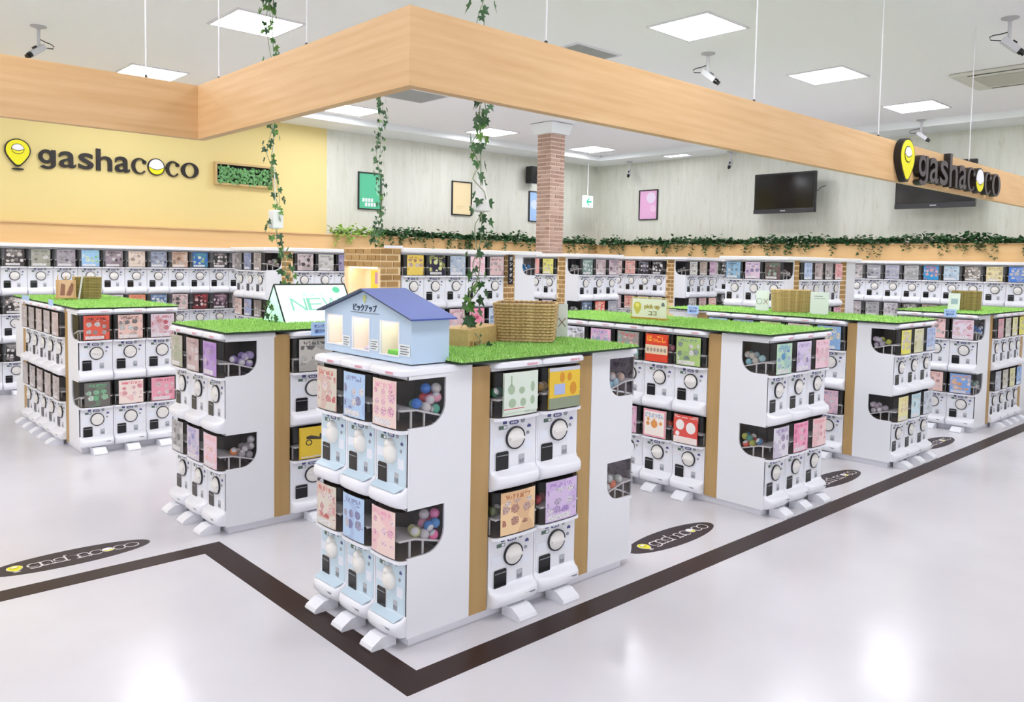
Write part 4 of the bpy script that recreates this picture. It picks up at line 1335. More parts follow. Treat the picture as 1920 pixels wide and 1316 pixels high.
def name_sign(root, depth, body, side, scale=1.0, outline=None, pin=True, shadow=True):
    """built in the root's local xz, x from the first letter, baseline z = 0; front at -depth"""
    k = scale
    mats_ = [body, side]
    def both(b, pts, y0, y1):
        b.prism(pts, 'xz', y0, y1)
    for ch, x0, x1, z0, z1 in LET:
        vs, fs, tw, th = g_glyph() if ch == 'g' else text_mesh(ch, 0.02, 0.010)
        def gl(dx, dz, ya, yb):
            q = MB()
            q.add([((x0 - dx + (x1 - x0 + 2 * dx) * vx / tw) * k, (ya * abs(vy) / 0.02 if vy < 0 else yb), (z0 - dz + (z1 - z0 + 2 * dz) * vz / th) * k) for vx, vy, vz in vs], fs)
            return q
        if outline:
            link('letter_outline', gl(0.030, 0.030, -depth * 0.5, 0.0).mesh('letter_outline', outline), root)
        o = link('letter', gl(0, 0, -depth, 0.0).mesh('letter', side), root)
        if body is not side:
            o.data.materials.append(body)
            for pl in o.data.polygons:
                if pl.normal.y < -0.9:
                    pl.material_index = 1
    for kind, x0, x1 in (('c', 1.100, 1.300), ('c', 1.548, 1.740), ('o', 1.755, 2.0)):
        def rl(g, ya, yb):
            q = MB()
            for pl in ring_letter((x0 + x1) / 2, 0.105, (x1 - x0) / 2 + g, 0.108 + g, kind):
                q.prism([(px * k, pz_ * k) for px, pz_ in pl], 'xz', ya, yb)
            return q
        if outline:
            link('letter_outline', rl(0.026, -depth * 0.5, 0.0).mesh('letter_outline', outline), root)
        o = link('letter', rl(0, -depth, 0.0).mesh('letter', side), root)
        if body is not side:
            o.data.materials.append(body)
            for pl in o.data.polygons:
                if pl.normal.y < -0.9:
                    pl.material_index = 1
    bx = 1.42
    bo = link('ball', disc(MB(), bx * k, 0.112 * k, 0.112 * k, 0.116 * k, -depth * 0.98, 0.0, 28).mesh('ball', outline or side), root)
    up_ = [(bx + 0.098 * math.cos(a), 0.112 + 0.102 * math.sin(a)) for a in [PI * i / 16 for i in range(17)]]
    up_ += [(bx - 0.098 + 0.196 * i / 8, 0.112 - 0.035 * math.sin(PI * i / 8)) for i in range(1, 8)]
    dn_ = [(bx - 0.098 * math.cos(a), 0.104 - 0.094 * math.sin(a)) for a in [PI * i / 16 for i in range(17)]]
    dn_ += [(bx + 0.098 - 0.196 * i / 8, 0.104 - 0.035 * math.sin(PI * i / 8)) for i in range(1, 8)]
    link('ball_top', MB().prism([(x * k, z * k) for x, z in up_], 'xz', -depth - 0.002 * k, -depth * 0.9).mesh('ball_top', SIGNWHITE), bo)
    link('ball_bottom', MB().prism([(x * k, z * k) for x, z in dn_], 'xz', -depth - 0.002 * k, -depth * 0.9).mesh('ball_bottom', YELLOW), bo)
    if not pin:
        return
    px, pz = -0.225, 0.165
    R_, Hh = 0.140, 0.200
    po = link('pin', MB().prism([((px + x) * k, (pz + z) * k) for x, z in pin_outline(R_, Hh)], 'xz', -depth, 0.0).mesh('pin', outline or SIGNBLK), root)
    link('pin_face', MB().prism([((px + x) * k, (pz + z) * k) for x, z in pin_outline(R_ - 0.013, Hh - 0.022)], 'xz', -depth - 0.003 * k, -depth * 0.9).mesh('pin_face', YELLOW), po)
    link('capsule_mark', disc(MB(), px * k, (pz + 0.015) * k, 0.070 * k, 0.064 * k, -depth - 0.005 * k, -depth, 26).mesh('capsule_mark', SIGNBLK), po)
    cz_ = pz + 0.015
    u2 = [(px + 0.063 * math.cos(PI * i / 14), cz_ + 0.004 + 0.053 * math.sin(PI * i / 14)) for i in range(15)] + [(px - 0.063 + 0.126 * i / 8, cz_ + 0.004 - 0.022 * math.sin(PI * i / 8)) for i in range(1, 8)]
    d2 = [(px - 0.063 * math.cos(PI * i / 14), cz_ - 0.004 - 0.053 * math.sin(PI * i / 14)) for i in range(15)] + [(px + 0.063 - 0.126 * i / 8, cz_ - 0.004 - 0.022 * math.sin(PI * i / 8)) for i in range(1, 8)]
    link('capsule_mark_top', MB().prism([(x * k, z * k) for x, z in u2], 'xz', -depth - 0.007 * k, -depth).mesh('capsule_mark_top', SIGNWHITE), po)
    link('capsule_mark_bottom', MB().prism([(x * k, z * k) for x, z in d2], 'xz', -depth - 0.007 * k, -depth).mesh('capsule_mark_bottom', YELLOW), po)
    if shadow:
        link('pin_shadow', disc(MB(), px * k, (pz - 0.228) * k, 0.066 * k, 0.013 * k, -depth, 0.0, 18).mesh('pin_shadow', outline or SIGNBLK), root)
s1 = thing('shop_sign', 'black and yellow shop name lettering with pin mark on the yellow wall', 'sign', (2.479, 11.478, 2.795))
name_sign(s1, 0.03, SIGNBLK, SIGNBLK)
s2 = thing('shop_sign', 'thick shop name lettering with yellow pin mounted on the hanging fascia', 'sign', (6.60, 2.549, 2.394), 0, None, (0.99, 1, 0.975))
name_sign(s2, 0.05, SIGNFACE, SIGNBLK, shadow=False)

# oval floor stickers
DECB = mat('sticker_brown', '#33272a', 0.4, spec=0.3)
DECW = mat('sticker_white', '#e4dede', 0.4)
def decal(cx, cy, L, Wd, label):
    t = thing('floor_sticker', label, 'floor sticker', (cx, cy, 0.0), 0, 'oval floor stickers')
    link('oval', MB().prism([(L / 2 * math.cos(2 * PI * i / 48), Wd / 2 * math.sin(2 * PI * i / 48)) for i in range(48)], 'xy', 0.0, 0.0015).mesh('oval', DECB), t)
    g = link('print', None, t, (-0.21 * L / 0.83, -0.035, 0.0016))
    g.rotation_euler = (-PI / 2, 0, 0)
    name_sign(g, 0.0012, DECB, DECB, 0.278 * L / 0.83, outline=DECW)
    return t
decal(4.09, 2.915, 0.84, 0.235, 'oval brown floor sticker beside the house counter, fully in view')
decal(1.19, 4.895, 0.84, 0.26, 'oval brown floor sticker cut by the picture edge, before the easel counter')
decal(6.24, 2.905, 0.84, 0.24, 'oval brown floor sticker half hidden by the pick-up-sign counter')
decal(8.33, 2.885, 0.84, 0.24, 'oval brown floor sticker half hidden by the rope-basket counter')

# ------------------------------------------------------------------ model house
hs = thing('model_house', 'pale blue model house with blue roof and three lit windows', 'model house', (2.05, 3.245, 1.2395), -PI / 2)
HB = mat('house_blue', '#c0d6ea', 0.5)
HROOF = mat('house_roof_blue', '#3f57a2', 0.5)
HEDGE = mat('house_roof_edge', '#4f5c74', 0.5)
x0, x1, ze, zr = -0.372, 0.378, 0.203, 0.312
b = MB()
wins = [(-0.335, -0.198, 0.041, 0.179), (-0.103, 0.041, 0.033, 0.179), (0.138, 0.284, 0.031, 0.177)]
xs = [x0] + [v for w in wins for v in w[:2]] + [x1]
for i in range(0, len(xs), 2):
    b.box(xs[i], 0, 0, xs[i + 1], 0.004, 0.18)
for wx0, wx1, wz0, wz1 in wins:
    b.box(wx0, 0, 0, wx1, 0.004, wz0)
    b.box(wx0, 0, wz1, wx1, 0.004, 0.18)
xm = (x0 + x1) / 2
b.prism([(x0, 0.18), (x1, 0.18), (x1, ze), (xm, zr), (x0, ze)], 'xz', 0.0, 0.004)
link('front_wall', b.mesh('front_wall', HB), hs)
b = MB()
b.box(x0, 0.004, 0, x0 + 0.004, 0.206, ze); b.box(x1 - 0.004, 0.004, 0, x1, 0.206, ze)
b.prism([(x0, 0), (x1, 0), (x1, ze), (xm, zr), (x0, ze)], 'xz', 0.206, 0.21)
link('side_and_back_walls', b.mesh('house_walls', HB), hs)
for sgn, xe in ((-1, x0), (1, x1)):
    ov = 0.035
    sl = (zr - ze) / (xm - x0)
    xo, zo = xe + sgn * ov, ze - sl * ov
    pts = [(xm, zr + 0.003), (xo, zo + 0.003), (xo, zo + 0.010), (xm, zr + 0.011)]
    b = MB().prism(pts, 'xz', -0.028, 0.228)
    me = b.mesh('roof_slope', [HROOF, HEDGE])
    for pl in me.polygons:
        if abs(pl.normal.y) > 0.9 or pl.normal.z < -0.2:
            pl.material_index = 1
    link('roof_slope', me, hs)
HIN = mat('house_inside', '#f6efe6', 0.6)
HLAMP = mat('house_lamp', '#fff6e8', 0.5, emit='#fff2dc', estr=1.7)
for k, (wx0, wx1, wz0, wz1) in enumerate(wins):
    nb = MB()
    nb.box(wx0 - 0.012, 0.095, wz0 - 0.012, wx1 + 0.012, 0.098, wz1 + 0.012)
    nb.box(wx0 - 0.012, 0.004, wz0 - 0.012, wx0 - 0.009, 0.095, wz1 + 0.012)
    nb.box(wx1 + 0.009, 0.004, wz0 - 0.012, wx1 + 0.012, 0.095, wz1 + 0.012)
    nb.box(wx0 - 0.009, 0.004, wz0 - 0.012, wx1 + 0.009, 0.095, wz0 - 0.006)
    nb.box(wx0 - 0.009, 0.004, wz1 + 0.009, wx1 + 0.009, 0.095, wz1 + 0.012)
    nch = link('window_niche', nb.mesh('window_niche', HIN), hs)
    link('window_lamp', MB().box(wx0, 0.012, wz1 + 0.004, wx1, 0.08, wz1 + 0.0085).mesh('window_lamp', HLAMP), nch)
    fr = MB()
    for q in ((wx0 - 0.006, wz0 - 0.006, wx1 + 0.006, wz0), (wx0 - 0.006, wz1, wx1 + 0.006, wz1 + 0.006), (wx0 - 0.006, wz0, wx0, wz1), (wx1, wz0, wx1 + 0.006, wz1)):
        fr.box(q[0], -0.004, q[1], q[2], 0.0, q[3])
    link('window_frame', fr.mesh('window_frame', SIGNWHITE), hs)
for cx0, cx1, cz0, cz1 in ((-0.193, -0.126, 0.037, 0.088), (0.054, 0.122, 0.037, 0.088), (0.290, 0.372, 0.034, 0.086)):
    cd_ = link('note_card', MB().box(cx0, -0.003, cz0, cx1, -0.001, cz1).mesh('note_card', CARDW), hs)
    b = MB()
    for r in range(4):
        b.box(cx0 + 0.008, -0.004, cz1 - 0.012 - r * 0.011, cx1 - 0.008 - 0.012 * (r % 2), -0.0032, cz1 - 0.008 - r * 0.011)
    link('printed_lines', b.mesh('printed_lines', INKG), cd_)['kind'] = 'stuff'
link('lettering', fit_text('ピックアップ', mat('house_ink', '#4a5666', 0.5), w=0.20, h=0.034, offset=0.004), hs, (0.002, -0.002, 0.231))
link('underline', MB().box(-0.122, -0.003, 0.2065, 0.124, -0.001, 0.2085).mesh('underline', INKG), hs)
link('pin_mark', MB().prism([(x * 0.1, 0.278 + z * 0.1) for x, z in pin_outline(0.14, 0.25)], 'xz', -0.003, -0.001).mesh('pin_mark', mat('pin_pale', '#c9d488', 0.5)), hs)
# little things behind the windows
def hw(p):
    return to_world((2.05, 3.245, 1.2395), -PI / 2, p)
b = MB().lathe([(0.02, 0), (0.022, 0.004), (0.022, 0.010), (0.016, 0.014), (0.018, 0.03), (0.012, 0.044), (0.001, 0.048)], 14)
b2 = b.mesh('toy_figure', [SIGNWHITE], True, 40)
tag(link('toy_figure', b2, None, hw((-0.222, 0.05, 0.037))), 'small white toy figure in the first window of the model house', 'toy figure')
tag(link('toy_figure', MB().lathe([(0.026, 0), (0.03, 0.006), (0.014, 0.018), (0.001, 0.02)], 14).mesh('toy_figure', mat('toy_lilac', '#cfc4dc', 0.4), True), None, hw((-0.03, 0.05, 0.0285))), 'low lilac toy in the middle window of the model house', 'toy figure')
tag(link('toy_lawn', MB().box(-0.055, -0.035, 0, 0.055, 0.035, 0.022).mesh('toy_lawn', mat('toy_lawn_green', '#7ed05c', 0.7)), None, hw((0.228, 0.05, 0.0265)), -PI / 2), 'bright green toy lawn block in the window of model house nearest its corner', 'toy')

# ------------------------------------------------------------------ baskets
def rr_path(w, d, r, n=5, step=0.012):
    pts = []
    for cx, cy, a0 in ((w / 2 - r, -d / 2 + r, -90), (w / 2 - r, d / 2 - r, 0), (-w / 2 + r, d / 2 - r, 90), (-w / 2 + r, -d / 2 + r, 180)):
        for i in range(n + 1):
            a = math.radians(a0 + 90 * i / n)
            pts.append((cx + r * math.cos(a), cy + r * math.sin(a)))
    out = []
    m = len(pts)
    for i in range(m):
        a, c = Vector(pts[i]), Vector(pts[(i + 1) % m])
        q = max(1, int((c - a).length / step))
        for j in range(q):
            out.append(tuple(a.lerp(c, j / q)))
    return out
def basket(label, loc, rz, w, d, h, rows_, material, taper=0.92, r=0.05, lumpy=0.35, step=0.012):
    t = thing('woven_basket', label, 'basket', loc, rz)
    rad = h / rows_ / 2 * 1.12
    path = rr_path(w, d, r, 5, step)
    n = len(path)
    for ph in (0, 1):
        pass
    mes = []
    for ph in range(2):
        P = [(x, y, 0.0) for x, y in path]
        R = [rad * (1 - lumpy + lumpy * abs(math.sin(PI * (i + ph * 2) / 4.0))) for i in range(n)]
        mes.append(MB().tube(P, R, 6, True).mesh('rope_row', material, True))
    for k in range(rows_):
        f = taper + (1 - taper) * (k / max(1, rows_ - 1))
        link('rope_row', mes[k % 2], t, (0, 0, (k + 0.5) * h / rows_), 0, (f, f, 1))
    link('basket_floor', MB().prism([(x * taper, y * taper) for x, y in rr_path(w, d, r, 4, 1.0)], 'xy', 0.004, 0.012).mesh('basket_floor', material), t)
    return t
TG = TOPZ + 0.020
basket('large woven rope basket on the turf beside the model house', (3.152, 3.292, TG), math.radians(40.5), 0.345, 0.34, 0.215, 13, BASK, 0.92, 0.05, 0.45, 0.007)
basket('dark rush basket behind the easel before the yellow wall', (2.31, 8.78, TG), math.radians(4), 0.23, 0.20, 0.215, 14, BASKD, 0.96, 0.06, 0.06)
basket('coiled rope basket standing between two pale cards', (7.40, 3.95, TG), math.radians(-48), 0.36, 0.26, 0.215, 16, BASK, 0.93, 0.08, 0.05)
basket('small tan basket on the counter farthest along the tape line', (9.75, 3.12, TG), math.radians(-60), 0.27, 0.22, 0.21, 15, BASKD, 0.95, 0.05, 0.06)

# carton-like wood block beside the house
wb_ = thing('wooden_block', 'plain tan wooden block with slots, beside the model house', 'block', (2.80, 3.30, TOPZ + 0.012), math.radians(24))
KRAFT = basket_mat('kraft_tan', '#c8a468', '#d8b880')
link('block_body', bevel_mesh(MB().box(-0.215, -0.05, 0, 0.215, 0.12, 0.098).mesh('block_body', KRAFT), 0.004), wb_)
link('slot', MB().box(-0.15, -0.0515, 0.0, -0.085, -0.049, 0.028).mesh('slot', mat('slot_brown', '#a07c48', 0.7)), wb_)
link('slot', MB().box(-0.20, -0.0515, 0.0, -0.17, -0.049, 0.034).mesh('slot', MATS['slot_brown']), wb_)

# ------------------------------------------------------------------ cards and small signs
def card(label, loc, rz, w, h, material, text=None, ink=None, lean=8, name='card_stand', th=0.045):
    t = thing(name, label, 'card', loc, rz)
    c = link('card_face', MB().box(-w / 2, -0.002, 0, w / 2, 0.002, h).mesh('card_face', material), t)
    c.rotation_euler = (math.radians(-lean), 0, 0)
    link('card_foot', MB().box(-w * 0.42, -0.015, 0, w * 0.42, 0.03, 0.004).mesh('card_foot', material), t)
    if text:
        for k, (s, z) in enumerate(text):
            link('lettering', fit_text(s, ink, w=w * 0.78, h=th), c, (0, -0.003, z))
    return t, c
def ox_card(label, loc, rz):
    t, c = card(label, loc, rz, 0.135, 0.205, CARDW, lean=4)
    b = MB().lathe([(0.030, -0.0035), (0.030, -0.002), (0.026, -0.002), (0.026, -0.0035)], 22, (-0.032, 0, 0.095), 'y', True)
    link('circle_mark', b.mesh('circle_mark', INKG), c)
    b = MB()
    for s in (-1, 1):
        q = [(0.034 + s * (-0.026), 0.068), (0.034 + s * (-0.020), 0.068), (0.034 + s * 0.026, 0.122), (0.034 + s * 0.020, 0.122)]
        b.prism(q, 'xz', -0.0035, -0.002)
    link('cross_mark', b.mesh('cross_mark', mat('ink_redbrown', '#8c6464', 0.5)), c)
    return c
ox_card('white card with circle and cross standing behind the large basket', (3.425, 3.32, TOPZ + 0.012), -PI / 2 + 0.75)
ox_card('white circle-and-cross card beside the coiled rope basket', (7.36, 4.24, TOPZ + 0.012), -PI / 2 + 0.2)
t_, c_ = card('plain pale card on the nearer side of the coiled rope basket', (7.34, 3.63, TOPZ + 0.012), -PI / 2 + 0.2, 0.17, 0.215, CARDW, lean=4)
link('printed_lines', MB().box(-0.05, -0.003, 0.17, 0.03, -0.002, 0.176).box(-0.05, -0.003, 0.15, 0.05, -0.002, 0.154).mesh('printed_lines', INKG), c_)['kind'] = 'stuff'
t_, c_ = card('pale blue-white card leaning before the small farthest basket', (9.58, 3.19, TOPZ + 0.012), -PI / 2, 0.12, 0.19, CARDW, lean=4)
link('printed_block', MB().box(-0.03, -0.003, 0.07, 0.04, -0.002, 0.13).mesh('printed_block', mat('print_greyblue', '#a8bccc', 0.5)), c_)
def hang_card(label, loc, rz, w=0.135, h=0.085, text=True):
    t, c = card(label, loc, rz, w, h, CARDB, lean=0, name='hanging_card')
    if text:
        link('lettering', fit_text('サンプル', INKB, w=w * 0.72, h=h * 0.24), c, (0, -0.003, h * 0.70))
        link('lettering', fit_text('展示中', INKB, w=w * 0.62, h=h * 0.30), c, (0, -0.003, h * 0.32))
    return t
hang_card('light blue lettered card hung on the NEW-sign counter edge', (2.585, 4.615, 1.205), 0)
hang_card('light blue card hung on the rope-basket counter edge', (6.87, 4.73, 1.205), -PI / 2)
hang_card('light blue card hung on the edge of the farthest counter', (9.10, 3.06, 1.205), -PI / 2, 0.12, 0.08)
hang_card('light blue card on the easel counter edge, farther one', (1.835, 9.10, 1.205), -PI / 2, 0.3, 0.075, False)
hang_card('light blue card on the easel counter edge, nearer one', (1.835, 8.12, 1.205), -PI / 2, 0.16, 0.08, False)
tag(link('folded_note', MB().box(-0.11, -0.012, 0, 0.11, 0.0, 0.025).mesh('folded_note', SIGNWHITE), None, (4.62, 6.79, 1.816)), 'folded white note lying on top of the brick display case', 'note')

# easel with a small picture
ez = thing('table_easel', 'small wooden table easel holding a print, on the turf', 'easel', (2.08, 8.62, TOPZ + 0.010), math.radians(-14))
EW = mat('easel_wood', '#c8a064', 0.6)
bd = link('picture', MB().box(-0.085, -0.004, 0.028, 0.085, 0.004, 0.205).mesh('picture', mat('picture_tan', '#d8b088', 0.5)), ez)
bd.rotation_euler = (math.radians(-18), 0, 0)
link('picture_print', MB().prism([(0.0, 0.05), (0.04, 0.045), (0.06, 0.10), (0.066, 0.16), (0.05, 0.18), (0.03, 0.14)], 'xz', -0.0055, -0.0042).prism([(-0.05, 0.05), (-0.01, 0.05), (-0.005, 0.16), (-0.04, 0.17)], 'xz', -0.0055, -0.0042).mesh('picture_print', mat('picture_brown', '#8a5c44', 0.5)), bd)
link('easel_ledge', MB().box(-0.10, -0.03, 0.022, 0.10, 0.0, 0.032).mesh('easel_ledge', EW), ez)
for sx in (-0.075, 0.075):
    link('easel_leg', MB().tube([(sx, -0.03, 0.0), (sx, 0.0, 0.05), (sx * 0.9, 0.07, 0.24)], 0.006, 6).mesh('easel_leg', EW), ez)
link('easel_strut', MB().tube([(0, 0.15, 0.0), (0, 0.07, 0.23)], 0.006, 6).mesh('easel_strut', EW), ez)
link('backing_sheet', MB().prism([(0.10, 0.0), (0.115, 0.0), (0.155, 0.27), (0.14, 0.27)], 'xz', 0.01, 0.10).mesh('backing_sheet', mat('acrylic_grey', '#d4d2d6', 0.3)), ez)

# NEW tent lamp
nw = thing('tent_light_sign', 'glowing tent-shaped NEW sign on the turf behind the model house', 'sign', (2.575, 5.25, TOPZ + 0.014))
NWL, NWH, NWD = 0.56, 0.255, 0.165
glow = mat('sign_glow', '#e8fff8', 0.5, emit='#e2fff4', estr=0.35)
glow2 = mat('sign_glow_mint', '#c8f4e0', 0.5, emit='#c0f2dc', estr=0.45)
b = MB()
b.add([(0, -NWD, 0), (NWL, -NWD, 0), (NWL, 0, NWH), (0, 0, NWH), (0, NWD, 0), (NWL, NWD, 0)], [(0, 1, 2, 3), (3, 2, 5, 4)])
link('light_face', b.mesh('light_face', glow), nw)
for xx in (0.001, NWL):
    link('light_end', MB().add([(xx, -NWD, 0), (xx, 0, NWH), (xx, NWD, 0)], [(0, 1, 2)]).mesh('light_end', glow2), nw)
b = MB()
for xx in (0.0, NWL):
    b.tube([(xx, -NWD - 0.002, 0), (xx, 0, NWH + 0.003), (xx, NWD + 0.002, 0)], 0.006, 6)
b.tube([(0, 0, NWH + 0.003), (NWL, 0, NWH + 0.003)], 0.005, 6)
link('sign_frame', b.mesh('sign_frame', mat('frame_black', '#16181c', 0.4)), nw)
MINT = mat('mint_print', '#8fdcc0', 0.5)
fa = link('face_print', None, nw, (0, -NWD, 0))
fa.rotation_euler = (-math.atan2(NWD, NWH), 0, 0)
SL = math.hypot(NWD, NWH)
def mint(body, x, z, w, h, off=0.0):
    link('lettering', fit_text(body, MINT, w=w, h=h, offset=off, thick=0.001), fa, (x, -0.003, z))
for ch, xx in (('N', 0.145), ('E', 0.270), ('W', 0.410)):
    vs, fs, tw, th = text_mesh(ch, 0.02, 0.0)
    mint(ch, xx, SL * 0.47, 0.115 if ch != 'W' else 0.145, 0.098, -0.012)
    for sx in ((-0.045, 0.045) if ch == 'N' else ((-0.04,) if ch == 'E' else (-0.06, 0.06))):
        link('serif', MB().box(xx + sx - 0.018, -0.0035, SL * 0.47 + (0.045 if ch == 'W' or sx < 0 else -0.049), xx + sx + 0.018, -0.002, SL * 0.47 + (0.049 if ch == 'W' or sx < 0 else -0.045)).mesh('serif', MINT), fa)
mint('ニュー', 0.27, SL * 0.72, 0.17, 0.022, -0.01)
mint('ココ', 0.43, SL * 0.20, 0.15, 0.055, -0.015)
link('round_mark', disc(MB(), 0.475, SL * 0.85, 0.03, 0.026, -0.0035, -0.002, 18).mesh('round_mark', mat('mint_dot', '#5cd0a0', 0.5)), fa)

# pick up sign in an acrylic stand
pk = thing('acrylic_sign', 'clear stand with the gold pick up card on the turf', 'sign', (5.20, 4.0, TOPZ + 0.010), -PI / 2 + 0.05)
GOLD = mat('gold_print', '#b8a040', 0.5)
pc = link('sign_card', bevel_mesh(MB().box(-0.165, -0.003, 0.02, 0.165, 0.003, 0.172).mesh('sign_card', mat('card_cream', '#e9ead8', 0.5)), 0.001), pk)
link('sign_base_band', MB().box(-0.172, -0.012, 0.0, 0.172, 0.03, 0.020).mesh('sign_base_band', mat('amber_edge', '#c0962c', 0.3)), pk)
fr = MB()
fr.tube([(-0.18, 0, 0.0), (-0.18, 0, 0.165), (-0.165, 0, 0.18), (0.165, 0, 0.18), (0.18, 0, 0.165), (0.18, 0, 0.0)], 0.004, 6)
link('stand_rim', fr.mesh('stand_rim', mat('rim_gold', '#d8c888', 0.3)), pk)
link('lettering', fit_text('pick up', GOLD, w=0.145, h=0.044, offset=0.02), pc, (0.03, -0.005, 0.108))
link('lettering', fit_text('ココ', mat('ink_olive', '#8c8858', 0.5), w=0.075, h=0.032, offset=0.01), pc, (0.035, -0.005, 0.058))
link('pin_mark', MB().prism([(-0.112 + x * 0.27, 0.108 + z * 0.27) for x, z in pin_outline(0.14, 0.235)], 'xz', -0.005, -0.003).mesh('pin_mark', mat('pin_gold', '#d2c258', 0.5)), pc)
link('pin_mark_ball', disc(MB(), -0.112, 0.118, 0.017, 0.016, -0.006, -0.004, 14).mesh('pin_mark_ball', mat('pin_gold_light', '#e8e078', 0.5)), pc)
link('small_emblem', MB().prism([(0.118, 0.118), (0.15, 0.118), (0.146, 0.14), (0.134, 0.15), (0.122, 0.14)], 'xz', -0.005, -0.003).mesh('small_emblem', INKG), pc)

# ------------------------------------------------------------------ ivy
def leaf_poly():
    pts = [(0, 0), (0.20, -0.16), (0.46, -0.10), (0.34, 0.14), (0.50, 0.40), (0.20, 0.42), (0.0, 0.92), (-0.20, 0.42), (-0.50, 0.40), (-0.34, 0.14), (-0.46, -0.10), (-0.20, -0.16)]
    vs = [(0, 0.02, 0.30)] + [(x, -0.10 * abs(x) * 2, z) for x, z in pts]
    fs = [(0, i, i + 1) for i in range(1, 12)] + [(0, 12, 1)]
    return vs, fs
LV, LF = leaf_poly()
def leaf_mesh(m):
    me = bpy.data.meshes.new('ivy_leaf')
    me.from_pydata(LV, [], LF)
    me.materials.append(m)
    return me
LMD, LML = leaf_mesh(LEAFD), leaf_mesh(LEAFL)
def strand(label, pts, n, size, spread, seed, light=0.2, dens=None):
    rng = random.Random(seed)
    base = pts[-1]
    t = thing('ivy_strand', label, 'ivy', pts[0])
    P = [Vector(p) - Vector(pts[0]) for p in pts]
    # two or three thin stems winding round each other
    for k in range(2):
        path = []
        for i in range(len(P) - 1):
            for j in range(5):
                f = (i + j / 5.0)
                q = P[i].lerp(P[i + 1], j / 5.0)
                a = f * 1.9 + k * PI
                path.append(q + Vector((math.cos(a), math.sin(a), 0)) * spread * 0.28)
        path.append(P[-1])
        link('stem', MB().tube(path, size * 0.045, 5).mesh('stem', STEM), t)
    seg = [(P[i + 1] - P[i]).length for i in range(len(P) - 1)]
    wgt = [s * (dens[i] if dens else 1.0) for i, s in enumerate(seg)]
    tot = sum(wgt)
    for k in range(n):
        r = tot * (k + rng.random()) / n
        i = 0
        while i < len(wgt) - 1 and r > wgt[i]:
            r -= wgt[i]
            i += 1
        q = P[i].lerp(P[i + 1], min(1.0, r / max(1e-6, wgt[i])))
        a = rng.uniform(0, 2 * PI)
        d = spread * rng.uniform(0.35, 1.0)
        o = link('leaf', LML if rng.random() < light else LMD, t, q + Vector((math.cos(a) * d, math.sin(a) * d, rng.uniform(-0.02, 0.02))))
        s = size * rng.uniform(0.7, 1.15)
        o.scale = (s, s, s)
        o.rotation_euler = (rng.uniform(-0.5, 0.6), PI + rng.uniform(-0.9, 0.9), a + PI / 2 + rng.uniform(-0.5, 0.5))
    return t
strand('ivy strand hanging before the yellow wall, ending behind the NEW sign', [(2.913, 6.0, 3.85), (2.896, 6.0, 3.578), (2.927, 6.0, 3.277), (2.94, 6.0, 3.0), (2.936, 6.0, 2.72), (2.904, 6.0, 2.508), (2.94, 6.0, 2.344), (2.981, 6.0, 2.136), (2.94, 6.0, 2.007), (2.972, 6.0, 1.882), (3.009, 6.0, 1.755), (3.065, 6.0, 1.519), (3.089, 6.0, 1.368)],
       118, 0.062, 0.072, 3, 0.35, [2.6, 1.0, 0.9, 0.8, 1, 1, 1, 1, 1, 1, 1.6, 1.8])
strand('small-leaved ivy strand hanging above the brick display case', [(4.512, 6.9, 3.85), (4.512, 6.9, 3.646), (4.515, 6.9, 3.342), (4.542, 6.9, 3.15), (4.519, 6.9, 2.909), (4.496, 6.9, 2.695), (4.53, 6.9, 2.485), (4.551, 6.9, 2.219), (4.49, 6.9, 2.001), (4.47, 6.9, 1.85)],
       150, 0.048, 0.062, 4, 0.05, [0.6, 0.8, 1.3, 1, 1, 0.8, 0.9, 1.3, 1.8])
strand('large-leaved ivy strand trailing down onto the wooden block', [(2.809, 3.32, 3.85), (2.809, 3.32, 3.25), (2.812, 3.32, 3.085), (2.797, 3.32, 2.942), (2.823, 3.32, 2.555), (2.826, 3.32, 2.442), (2.779, 3.32, 2.338), (2.811, 3.32, 2.214), (2.787, 3.32, 2.141), (2.833, 3.32, 2.073), (2.835, 3.32, 1.973), (2.807, 3.32, 1.9), (2.806, 3.32, 1.756), (2.796, 3.32, 1.67), (2.813, 3.32, 1.583), (2.751, 3.30, 1.512), (2.70, 3.27, 1.441), (2.687, 3.24, 1.356), (2.70, 3.17, 1.262)],
       92, 0.062, 0.068, 5, 0.22, [0.7, 1, 1, 0.9, 2.2, 1.3, 1.2, 0.8, 0.8, 1.2, 1.2, 0.8, 0.6, 1.0, 1.5, 1.8, 1.8, 1.0])
PEND = mat('pendant_white', '#eef0ee', 0.35)
pb = MB().lathe([(0.006, 0.22), (0.012, 0.21), (0.022, 0.16), (0.030, 0.10), (0.044, 0.06), (0.050, 0.03), (0.050, 0.004), (0.044, 0.0), (0.010, 0.0)], 18).mesh('pendant_shade', PEND, True, 50)
t = thing('pendant_shade', 'white bell-shaped pendant hanging inside the large-leaved ivy strand', 'pendant', (2.842, 3.345, 1.968))
link('shade', pb, t)
link('cord', MB().tube([(0, 0, 0.22), (-0.02, -0.01, 0.6), (-0.02, -0.01, 1.882)], 0.004, 5).mesh('cord', PEND), t)
t = thing('pendant_shade', 'white boxy pendant hanging inside the ivy before the yellow wall', 'pendant', (2.965, 6.01, 1.93))
link('shade', bevel_mesh(MB().box(-0.045, -0.045, 0, 0.045, 0.045, 0.145).mesh('pendant_box', PEND), 0.01), t)
link('cord', MB().tube([(0, 0, 0.145), (-0.02, 0, 0.6), (-0.03, 0, 1.92)], 0.004, 5).mesh('cord', PEND), t)

